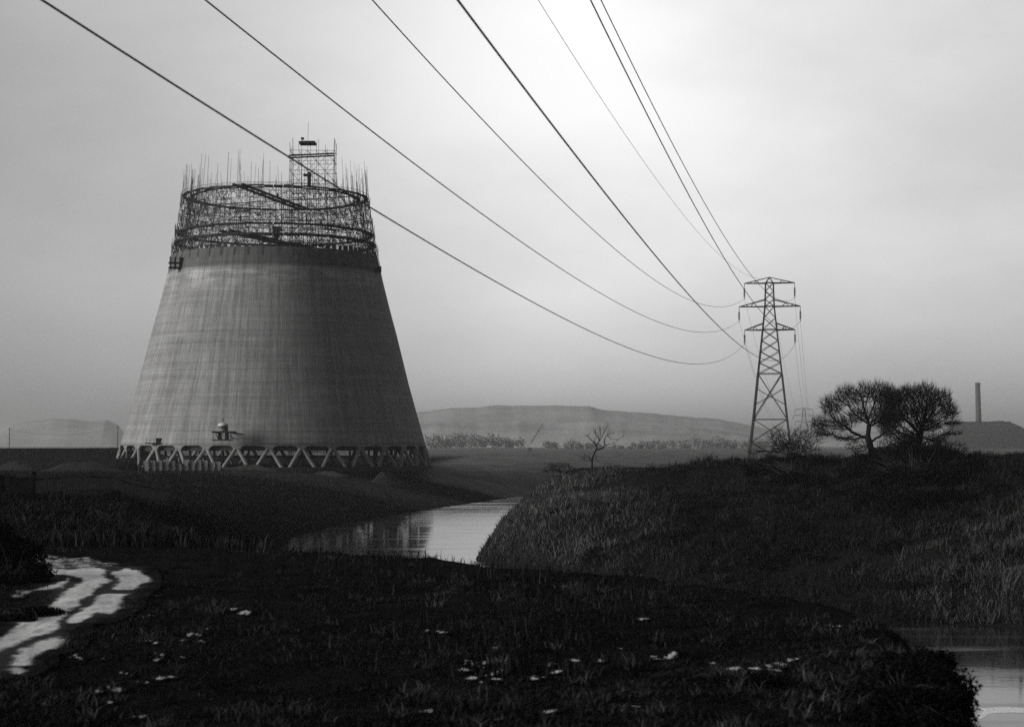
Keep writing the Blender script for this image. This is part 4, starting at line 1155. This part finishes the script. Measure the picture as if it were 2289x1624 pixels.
shrub('bare_shrub', 'rounded dark shrub on the bank left of the lone bare tree', 1252, 1055, 215, [(1250, 1045, 30, 11), (1232, 1052, 20, 8), (1275, 1052, 20, 8)], 800, 16, .10, twigs=5, tl=(.25, .6), rtip=.014)
random.seed(33)

# dense dark bushes: leaf sprays through a lumpy volume
def bush(name, label, blobs, nleaf, leaf, seed, twigs=120, cat='bush', loc=None):
    rg = np.random.default_rng(seed)
    vol = np.array([b[3]*b[4]*b[5] for b in blobs]); vol = vol/vol.sum()
    P = []
    for b, w in zip(blobs, vol):
        n = int(nleaf*w); u = rg.normal(size=(n, 3)); u /= np.linalg.norm(u, axis=1)[:, None]
        rr_ = rg.random(n)**(1/4.5)
        lump = 1+0.16*np.sin(u[:, 0]*7+u[:, 2]*5+seed)+0.12*np.sin(u[:, 1]*9-u[:, 2]*8)+rg.normal(0, .05, n)
        P.append(u*(rr_*lump)[:, None]*np.array(b[3:6])+np.array(b[:3]))
    P = np.concatenate(P); gz = H(P[:, 0], P[:, 1]); P = P[P[:, 2] > gz-.05]; n = len(P)
    a = rg.normal(size=(n, 3)); a /= np.linalg.norm(a, axis=1)[:, None]; c = np.cross(a, rg.normal(size=(n, 3))); c /= np.linalg.norm(c, axis=1)[:, None]
    s = (leaf*rg.uniform(.5, 1.4, n))[:, None]
    Vv = np.stack([P-a*s, P+c*s*.45, P+a*s, P-c*s*.45], 1)
    c0 = np.array([b[:3] for b in blobs]).mean(0); c0 = Vector((c0[0], c0[1], h1(c0[0], c0[1])))
    o = thing(name, label, cat, c0)
    Vv = Vv.reshape(-1, 3)-np.array(c0)
    me = np_mesh('leaves', Vv, None, np.arange(len(Vv)).reshape(-1, 4)); l = link('leaves', me, M['bush'], o)
    mb = MB()
    for k in range(twigs):
        e = P[rg.integers(n)]; b0 = np.array([c0.x+rg.normal(0, .3)*(blobs[0][3]), c0.y+rg.normal(0, .3)*blobs[0][4], 0]); b0[2] = h1(b0[0], b0[1])-.05
        m = (b0+e)/2+np.array([0, 0, .15]); e2 = e+(e-m)*rg.uniform(.0, .25)
        mb.tube([tuple(b0), tuple(m), tuple(e2)], [leaf*.35, leaf*.25, leaf*.1], 3, cap=False)
    mb.build('stems', M['twig'], o)
    return o
def bb(px, py, d, rx, rz, ry=None, z0=None):
    p = at(px, py, d); return (p.x, p.y, p.z, rx*d/F, (ry or rx*.7)*d/F, rz*d/F)
def hb(px, py, rx, rz, up=0.25, ry=None):
    """a lobe of bush sitting on the ground where picture point (px, py+rz*up) meets it"""
    d = hit(px, py+rz*up); return bb(px, py, d, rx, rz, ry)
bush('dark_thicket', 'black thicket spilling down the bank below the two big bare trees',
     [hb(1960, 1040, 60, 34), hb(2030, 1035, 76, 40), hb(2100, 1035, 76, 36), hb(2170, 1045, 50, 26), hb(1930, 1075, 60, 30), hb(2010, 1085, 80, 40), hb(2080, 1085, 80, 44), hb(2150, 1060, 60, 30), hb(2040, 1130, 80, 34), hb(1960, 1120, 60, 26), hb(2110, 1120, 60, 30)], 70000, 0.13, 41, 300)
bush('dark_thicket', 'dark thicket on the bank in front of the near pylon',
     [hb(1730, 1045, 44, 24), hb(1780, 1045, 54, 30), hb(1830, 1045, 54, 26), hb(1770, 1075, 50, 22), hb(1840, 1080, 46, 18)], 26000, 0.12, 42, 160)
sm = []
random.seed(77)
P_ = []
for k in range(46):
    px_ = random.uniform(1250, 2286); py_ = random.uniform(1085, 1330) if px_ > 1500 else random.uniform(1110, 1290)
    d = hit(px_, py_)
    if d < 95 or d > 230: continue
    w_ = random.uniform(.5, 1.7); n = int(260*w_); g_ = np.random.default_rng(k)
    u = g_.normal(size=(n, 3)); u /= np.linalg.norm(u, axis=1)[:, None]; u *= (g_.random(n)**.35)[:, None]
    c = at(px_, py_, d); q_ = u*np.array([w_*1.3, w_, w_*random.uniform(.35, .7)])+np.array([c.x, c.y, c.z]); q_[:, 2] += 0.1
    P_.append(q_)
P_ = np.concatenate(P_); P_ = P_[P_[:, 2] > H(P_[:, 0], P_[:, 1])-.05]; n = len(P_); g_ = np.random.default_rng(3)
a = g_.normal(size=(n, 3)); a /= np.linalg.norm(a, axis=1)[:, None]; c = np.cross(a, g_.normal(size=(n, 3))); c /= np.linalg.norm(c, axis=1)[:, None]
s_ = g_.uniform(.06, .16, n)[:, None]; Vv = np.stack([P_-a*s_, P_+c*s_*.45, P_+a*s_, P_-c*s_*.45], 1).reshape(-1, 3)
tag(link('weed_patches', np_mesh('weed_patches', Vv, None, np.arange(len(Vv)).reshape(-1, 4)), M['bush']), 'low dark weed and bush patches dotted over the far bank', 'weed patches', kind='stuff')
bush('dark_bush', 'dark undergrowth bush wrapped round the base of the right big tree',
     [bb(2040, 1005, 187, 38, 26), bb(2000, 1010, 188, 30, 18), bb(2090, 1010, 187, 34, 18)], 4600, 0.13, 47, 120)
bush('dark_bush', 'big black bush at the lower right overhanging the creek',
     [bb(2105, 1560, 24.5, 72, 66), bb(2040, 1545, 25, 90, 66), bb(2138, 1625, 23, 44, 90), bb(1950, 1580, 24.5, 110, 50), bb(1850, 1620, 23.5, 130, 44), bb(2075, 1490, 27, 60, 40), bb(2000, 1490, 27.5, 60, 34), bb(2090, 1650, 22, 80, 60), bb(1960, 1640, 22.3, 120, 56), bb(2050, 1600, 23, 110, 66), bb(1880, 1570, 25, 90, 36)], 85000, 0.032, 43, 260)
bush('dark_bush', 'black bush at the left edge beside the bend of the cart track', [bb(20, 1262, 46, 72, 58), bb(75, 1285, 45, 42, 30), bb(-60, 1240, 46, 90, 80), bb(10, 1310, 44, 70, 30)], 22000, 0.06, 44, 160)
bush('dark_bush', 'low dark scrub patch in the middle of the foreground turf', [hb(1560, 1512, 110, 12), hb(1660, 1520, 90, 14), hb(1480, 1520, 60, 9)], 11000, 0.026, 45, 60)
bush('dark_bush', 'low dark scrub inside the bend of the cart track at left', [hb(60, 1368, 80, 11), hb(20, 1385, 60, 12)], 7000, 0.035, 46, 60)

# driftwood, posts
p = ground_at(1340, 1098, 7.0)
LD = min(hit(1338, 1101), 190.0); LE = LD-2.0; pa = at(1338, 1097, LD); pb_ = at(1402, 1101, LE)
lg = thing('driftwood_log', 'bleached driftwood log lying on top of the far bank', 'log', base((pa.x+pb_.x)/2, LD-1))
mb = MB(); za, zb_ = h1(pa.x, LD)+.30, h1(pb_.x, LE)+.30
mid = Vector(((pa.x+pb_.x)/2, LD-1, max((za+zb_)/2, h1((pa.x+pb_.x)/2, LD-1)+.25)))
mb.tube([(pa.x, LD, za+.15), (pa.x+.5, LD-.3, za), tuple(mid), (pb_.x, LE, zb_+.05)], [0.08, 0.13, 0.15, 0.07], 8); mb.build('stem', M['log'], lg, smooth=True)
mb = MB(); mb.tube([(pa.x+.3, LD-.2, za), (pa.x-.05, LD-.4, za+.5)], [.08, .03], 6); mb.tube([tuple(mid), (mid.x+.5, LD-1.4, mid.z+.35)], [.06, .03], 6); mb.build('branch_stub', M['log'], lg)
for px_, yb, yt, d, lean, lb in ((2213, 1127, 1096, 128, .02, 'short dark fence post on the bank at right, left of a taller one'), (2284, 1114, 1072, 132, -.25, 'taller leaning fence post at the right edge of the bank'),
                           (1402, 1064, 1049, 190, 0, 'small fence post on the bank crest, left one of two'), (1412, 1064, 1051, 190, .03, 'small fence post on the bank crest, right one of two'), (1486, 1052, 1038, 192, .02, 'lone small fence post on the bank crest right of the pair')):
    x_ = at(px_, yb, d).x; g0 = h1(x_, d); hh = (yb-yt)*d/F+.15; mb = MB()
    mb.beam((x_, d, g0-.3), (x_+lean*hh, d, g0+hh), 0.15 if d < 150 else .2)
    o = mb.build('fence_post', M['dark_timber'], off=(x_, d, g0)); o.location = (x_, d, g0); tag(o, lb, 'post', 'old posts on the far bank')

# ------------------------------------------------------------------ distance
def ridge(name, px0, px1, prof, d0, d1, m, n=240, rows=24):
    """a hill range: prof(px) gives the height of its skyline in picture units"""
    mb = MB(); xs = np.linspace(px0, px1, n); rg_ = np.random.default_rng(int(px1)); fuzz = rg_.normal(0, 1, (rows, n)); fuzz = np.abs(sum(np.roll(fuzz, k, 1) for k in range(7))/2.6)*(np.sin(xs*.021+px1)+np.sin(xs*.053) > .1)
    for j in range(rows):
        t = j/(rows-1); d = d0+(d1-d0)*t; s_ = max(0, 1-(2*t-1)**2)**0.75
        for i_, x_ in enumerate(xs):
            dm = (d0+d1)/2; hh = max(0, (HOR-prof(x_)))*dm/F
            w_ = 1
            mb.v.append((at(x_, HOR, dm).x*(0.9+0.2*t), d, 6.2+(hh+4.5)*s_*w_ + 0.05*(math.sin(x_*.06+t*17)+math.sin(x_*.11-t*23))*min(1, hh/60)*s_*(1-s_)*4 - (0.8 if j in (0, rows-1) else 0)))
    for j in range(rows-1):
        for i in range(n-1): mb.f.append((j*n+i, j*n+i+1, (j+1)*n+i+1, (j+1)*n+i))
    return tag(mb.build(name, m, smooth=True), kind='structure')
def pf(P, jit):
    xs, ys = zip(*P)
    return lambda x: float(np.interp(x, xs, ys))+jit*(math.sin(x*.09)+math.sin(x*.041+1)+math.sin(x*.17+2))*.35
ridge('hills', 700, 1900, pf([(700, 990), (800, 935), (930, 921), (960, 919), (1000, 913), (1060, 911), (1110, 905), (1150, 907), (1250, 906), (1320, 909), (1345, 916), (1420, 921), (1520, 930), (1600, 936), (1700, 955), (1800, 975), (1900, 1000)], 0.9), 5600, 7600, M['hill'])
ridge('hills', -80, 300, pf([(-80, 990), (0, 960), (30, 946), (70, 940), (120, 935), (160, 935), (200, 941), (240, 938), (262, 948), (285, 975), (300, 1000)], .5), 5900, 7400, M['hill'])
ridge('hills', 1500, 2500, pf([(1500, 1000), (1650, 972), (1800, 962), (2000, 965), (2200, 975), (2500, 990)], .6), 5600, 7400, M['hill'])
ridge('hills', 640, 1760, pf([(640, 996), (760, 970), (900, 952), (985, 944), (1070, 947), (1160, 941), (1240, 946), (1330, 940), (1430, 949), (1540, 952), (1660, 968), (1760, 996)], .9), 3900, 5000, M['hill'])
ridge('slag_hill', 2080, 2440, pf([(2080, 1000), (2110, 970), (2135, 952), (2150, 945), (2190, 942), (2256, 942), (2278, 951), (2300, 962), (2350, 975), (2440, 1000)], .3), 2300, 2800, M['slag'], n=140)
fb = thing('factory_building', 'long low flat-roofed hazy building beside the factory chimney at far right', 'building', (at(2195, 950, 2480).x, 2480, at(2195, 962, 2480).z))
for nm, x0, x1, yt, dd in (('wall', 2128, 2258, 944, 0), ('annex', 2258, 2279, 951, 6), ('annex', 2279, 2300, 962, 10), ('roof_house', 2228, 2246, 940, 8)):
    a, b = at(x0, 975, 2480+dd), at(x1, yt, 2480+dd); mb = MB(); mb.box(((a.x+b.x)/2, 2480+dd+15, (a.z+b.z)/2), (b.x-a.x-.3, 30-dd, b.z-a.z)); mb.build(nm, M['brick'], fb)
mb = MB(); a, b = at(2127, 944, 2480), at(2259, 942, 2480); mb.box(((a.x+b.x)/2, 2495, (a.z+b.z)/2+.05), (b.x-a.x, 32, b.z-a.z)); mb.build('roof', M['slag'], fb)
cd = 2600.0; pc = at(2187, 945, cd-60); hb_ = pc.z-14
ch_ = thing('factory_chimney', 'tall tapering factory chimney on the slag hill at the right', 'chimney', (pc.x, cd-60, hb_))
mb = MB(); tz = at(2184, 855, cd-60).z; mb.tube([(pc.x, cd-60, hb_), (pc.x-1, cd-60, tz-2.5)], [4.3, 3.4], 20); mb.build('stack', M['brick'], ch_, smooth=True)
mb = MB(); mb.tube([(pc.x-1, cd-60, tz-2.5), (pc.x-1, cd-60, tz-2.2), (pc.x-1, cd-60, tz)], [3.5, 3.85, 3.8], 20); mb.build('cap', M['brick'], ch_)
# faint woods and a crane beyond the river
rg = np.random.default_rng(5); P_ = []
for x0, x1, yt, n, d in ((965, 1010, 968, 5, 2100), (1008, 1060, 965, 6, 2200), (1060, 1105, 968, 5, 2150), (1120, 1165, 974, 5, 2300), (1225, 1300, 982, 8, 2300), (1440, 1700, 980, 20, 2400), (1690, 1800, 985, 9, 2400), (1540, 1620, 974, 6, 2300), (1280, 1460, 988, 14, 2200)):
    for k in range(n*2):
        px_ = rg.uniform(x0-8, x1+8); top = yt+rg.uniform(0, 20)*rg.random()**.6; c = at(px_, top, d); g0 = 6.5; hh = max(2.5, c.z-g0)
        u = rg.normal(size=(260, 3)); u /= np.linalg.norm(u, axis=1)[:, None]; u *= (rg.random(260)**.4)[:, None]
        rx = hh*rg.uniform(.3, .8); u = u*(1+.35*np.sin(u[:, :1]*9+u[:, 2:]*7+k)); P_.append(u*np.array([rx, rx, hh*.42])+np.array([c.x, d+rg.uniform(-30, 30), g0+hh*.55]))
P_ = np.concatenate(P_); n = len(P_); a = rg.normal(size=(n, 3)); a /= np.linalg.norm(a, axis=1)[:, None]; c = np.cross(a, rg.normal(size=(n, 3))); c /= np.linalg.norm(c, axis=1)[:, None]
s_ = rg.uniform(.7, 1.7, n)[:, None]; Vv = np.stack([P_-a*s_, P_+c*s_*.6, P_+a*s_, P_-c*s_*.6], 1).reshape(-1, 3)
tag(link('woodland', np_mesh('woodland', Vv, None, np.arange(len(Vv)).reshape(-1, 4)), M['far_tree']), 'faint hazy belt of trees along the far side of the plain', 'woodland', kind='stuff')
d = 1500.0; c0 = base(at(1196, 985, d).x, d)
cr = thing('distant_crane', 'faint hazy crane with a raised jib on the plain beyond the tower', 'crane', c0)
a, b = at(1186, 990, d), at(1213, 947, d)
mb = MB()
for s_ in (-.5, .5): mb.beam((a.x+s_, d+s_, a.z), (b.x, d, b.z), 0.3)
for k in range(8):
    p = Vector(a).lerp(Vector(b), k/8); w = .55*(1-k/8); mb.beam((p.x-w, d-w, p.z), (p.x+w, d+w, p.z+.6), .14)
mb.build('jib', M['dark_steel'], cr)
mb = MB(); mb.box((a.x-.8, d, c0.z+1.6), (3.4, 2.4, 2.0)); mb.build('cab', M['dark_steel'], cr)
mb = MB(); mb.box((a.x-.6, d, c0.z+.3), (4.6, 3.0, 0.7)); mb.build('crawler', M['dark_steel'], cr)
mb = MB(); mb.tube([b, (b.x+.2, d, b.z-5)], .07, 4); mb.tube([(a.x-2, d, c0.z+2.6), b], .06, 4); mb.build('rope', M['dark_steel'], cr)

# mirror-like sheet imitating sky glint on creek ripples, lower right
FO = [(1600,1200),(1660,1212),(1720,1225),(1860,1215),(2000,1205),(2120,1210),(2289,1225),(2500,1235),(2500,1300),(2289,1292),(2120,1288),(1960,1290),(1860,1300),(1790,1310),(1740,1350),(1690,1375),(1610,1370),(1600,1310),(1680,1290),(1740,1265),(1690,1245),(1620,1235)]
bm = bmesh.new(); pl = []
for x_, y_ in FO:
    p = ground_at((2080+x_*400/2289)/1.0839, (1500+y_*260/1488)/1.0839, 0.0); pl.append((p.x, p.y))
vs = [bm.verts.new((x_, y_, 0.006)) for x_, y_ in pl]; f = bm.faces.new(vs)
bmesh.ops.triangulate(bm, faces=[f]); bm.normal_update()
for f in bm.faces:
    if f.normal.z < 0: f.normal_flip()
me = bpy.data.meshes.new('glint_sheet'); bm.to_mesh(me); bm.free(); M['glint_sheet'] = mat('ripple_glint', 1.0, 0.3, 0.0, 1.0, 1.0, bump=1.0, bscale=2.5, metallic=1.0)
tag(link('glint_sheet', me, M['glint_sheet']), 'white mirror-like streak standing in for glinting ripples on the creek at lower right', 'glint_sheet', kind='stuff')

# ------------------------------------------------------------------ air
HZ0, HZ1 = -3.0, 158.0
mb = MB(); mb.box((0, 0, (HZ0+HZ1)/2), (30000, 30000, HZ1-HZ0))
hm = bpy.data.materials.new('haze'); hm.use_nodes = True; N, L = nodes_of(hm)
for n_ in list(N): N.remove(n_)
out = N.new('ShaderNodeOutputMaterial'); pv = N.new('ShaderNodeVolumePrincipled')
pv.inputs['Color'].default_value = (1, 1, 1, 1); pv.inputs['Density'].default_value = 0.00015; pv.inputs['Anisotropy'].default_value = 0.35
L.new(pv.outputs['Volume'], out.inputs['Volume'])
tag(mb.build('haze', hm), 'thin pale haze filling the air over the plain', 'haze', kind='stuff')

# ------------------------------------------------------------------ light
SUN_AZ, SUN_EL = R(-109), R(15)
w = bpy.data.worlds.new('World'); S.world = w; w.use_nodes = True; N, L = nodes_of(w)
for n_ in list(N): N.remove(n_)
out = N.new('ShaderNodeOutputWorld'); bg = N.new('ShaderNodeBackground'); bg.inputs['Strength'].default_value = 0.1
sky = N.new('ShaderNodeTexSky'); sky.sky_type = 'NISHITA'; sky.sun_disc = False; sky.sun_elevation = SUN_EL; sky.sun_rotation = SUN_AZ
bw = N.new('ShaderNodeRGBToBW'); L.new(sky.outputs[0], bw.inputs[0])
tc = N.new('ShaderNodeTexCoord'); sp = N.new('ShaderNodeSeparateXYZ'); L.new(tc.outputs['Generated'], sp.inputs[0])
def mth(op, a, b=None, c=None):
    k = N.new('ShaderNodeMath'); k.operation = op
    for i, q_ in enumerate((a, b, c)):
        if q_ is None: continue
        if hasattr(q_, 'links'): L.new(q_, k.inputs[i])
        else: k.inputs[i].default_value = q_
    return k.outputs[0]
def mrange(x, a, b, c, d_, sm=True):
    r = N.new('ShaderNodeMapRange'); r.clamp = True
    if sm: r.interpolation_type = 'SMOOTHSTEP'
    for i, q_ in zip((1, 2, 3, 4), (a, b, c, d_)): r.inputs[i].default_value = q_
    L.new(x, r.inputs[0]); return r.outputs[0]
X, Y, Z = sp.outputs
def ramp_(x, a, b, stops):
    r = N.new('ShaderNodeValToRGB'); r.color_ramp.interpolation = 'B_SPLINE'; e = r.color_ramp.elements
    st = [((p-a)/(b-a), v) for p, v in stops]
    e[0].position, e[0].color = st[0][0], (st[0][1],)*3+(1,)
    e[1].position, e[1].color = st[-1][0], (st[-1][1],)*3+(1,)
    for p, v in st[1:-1]:
        q_ = e.new(p); q_.color = (v, v, v, 1)
    L.new(mrange(x, a, b, 0, 1, False), r.inputs[0]); return r.outputs[0]
# overcast: dull to the left, thin and bright ahead, dimming to the horizon, overhead and behind
hor = ramp_(X, -0.6, 0.6, [(-.6, .30), (-.33, .36), (-.24, .49), (-.14, .63), (-.06, .80), (.02, 1.0), (.09, .95), (.15, .84), (.25, .78), (.40, .60), (.6, .40)])
ver = ramp_(Z, 0.0, 1.0, [(0, .40), (.03, .66), (.08, .90), (.13, .96), (.20, .99), (.27, 1.0), (.36, .7), (.5, .36), (.75, .22), (1, .18)])
tot0 = mth('MULTIPLY', mth('MULTIPLY', hor, ver), mrange(Y, -0.1, 0.8, 0.22, 1.0))
cl = N.new('ShaderNodeTexNoise'); cl.inputs['Scale'].default_value = 3.2; cl.inputs['Detail'].default_value = 5; cl.inputs['Roughness'].default_value = 0.55
mpg = N.new('ShaderNodeMapping'); mpg.inputs['Scale'].default_value = (1, 1, 2.2); L.new(tc.outputs['Generated'], mpg.inputs['Vector']); L.new(mpg.outputs['Vector'], cl.inputs['Vector'])
cloud = mrange(cl.outputs['Fac'], 0.3, 0.7, 0.88, 1.12)
tot = mth('MULTIPLY', tot0, cloud)
tot = mth('ADD', mth('MULTIPLY', tot, 10.0), mth('MULTIPLY', bw.outputs[0], 0.05))
L.new(tot, bg.inputs['Color']); L.new(bg.outputs[0], out.inputs['Surface'])
sd_ = bpy.data.lights.new('sun', 'SUN'); sd_.energy = 3.0; sd_.angle = R(26); sd_.color = (1, 0.99, 0.975)
so = bpy.data.objects.new('sun', sd_); COL.objects.link(so)
dv = Vector((math.sin(SUN_AZ)*math.cos(SUN_EL), math.cos(SUN_AZ)*math.cos(SUN_EL), math.sin(SUN_EL)))
so.rotation_euler = dv.to_track_quat('Z', 'Y').to_euler(); so.location = dv*300+Vector((0, 0, 20))

# ------------------------------------------------------------------ camera
cam = bpy.data.cameras.new('camera'); cam.sensor_width = 36; cam.lens = 36*F/2288; cam.clip_end = 40000; cam.clip_start = 0.1
co = bpy.data.objects.new('camera', cam); COL.objects.link(co); co.location = (0, 0, EYE); co.rotation_euler = (math.pi/2+PITCH, 0, 0)
cam.dof.use_dof = True; cam.dof.focus_distance = 250; cam.dof.aperture_fstop = 2.0
S.camera = co
S.view_settings.view_transform = 'Standard'; S.view_settings.look = 'None'; S.view_settings.gamma = 1; S.view_settings.exposure = 0
S.view_settings.use_curve_mapping = False
S.render.engine = 'CYCLES'
S.cycles.use_denoising = False
S.cycles.max_bounces = 5; S.cycles.diffuse_bounces = 2; S.cycles.glossy_bounces = 2; S.cycles.transmission_bounces = 2; S.cycles.volume_bounces = 0
S.cycles.use_adaptive_sampling = True; S.cycles.adaptive_threshold = 0.01
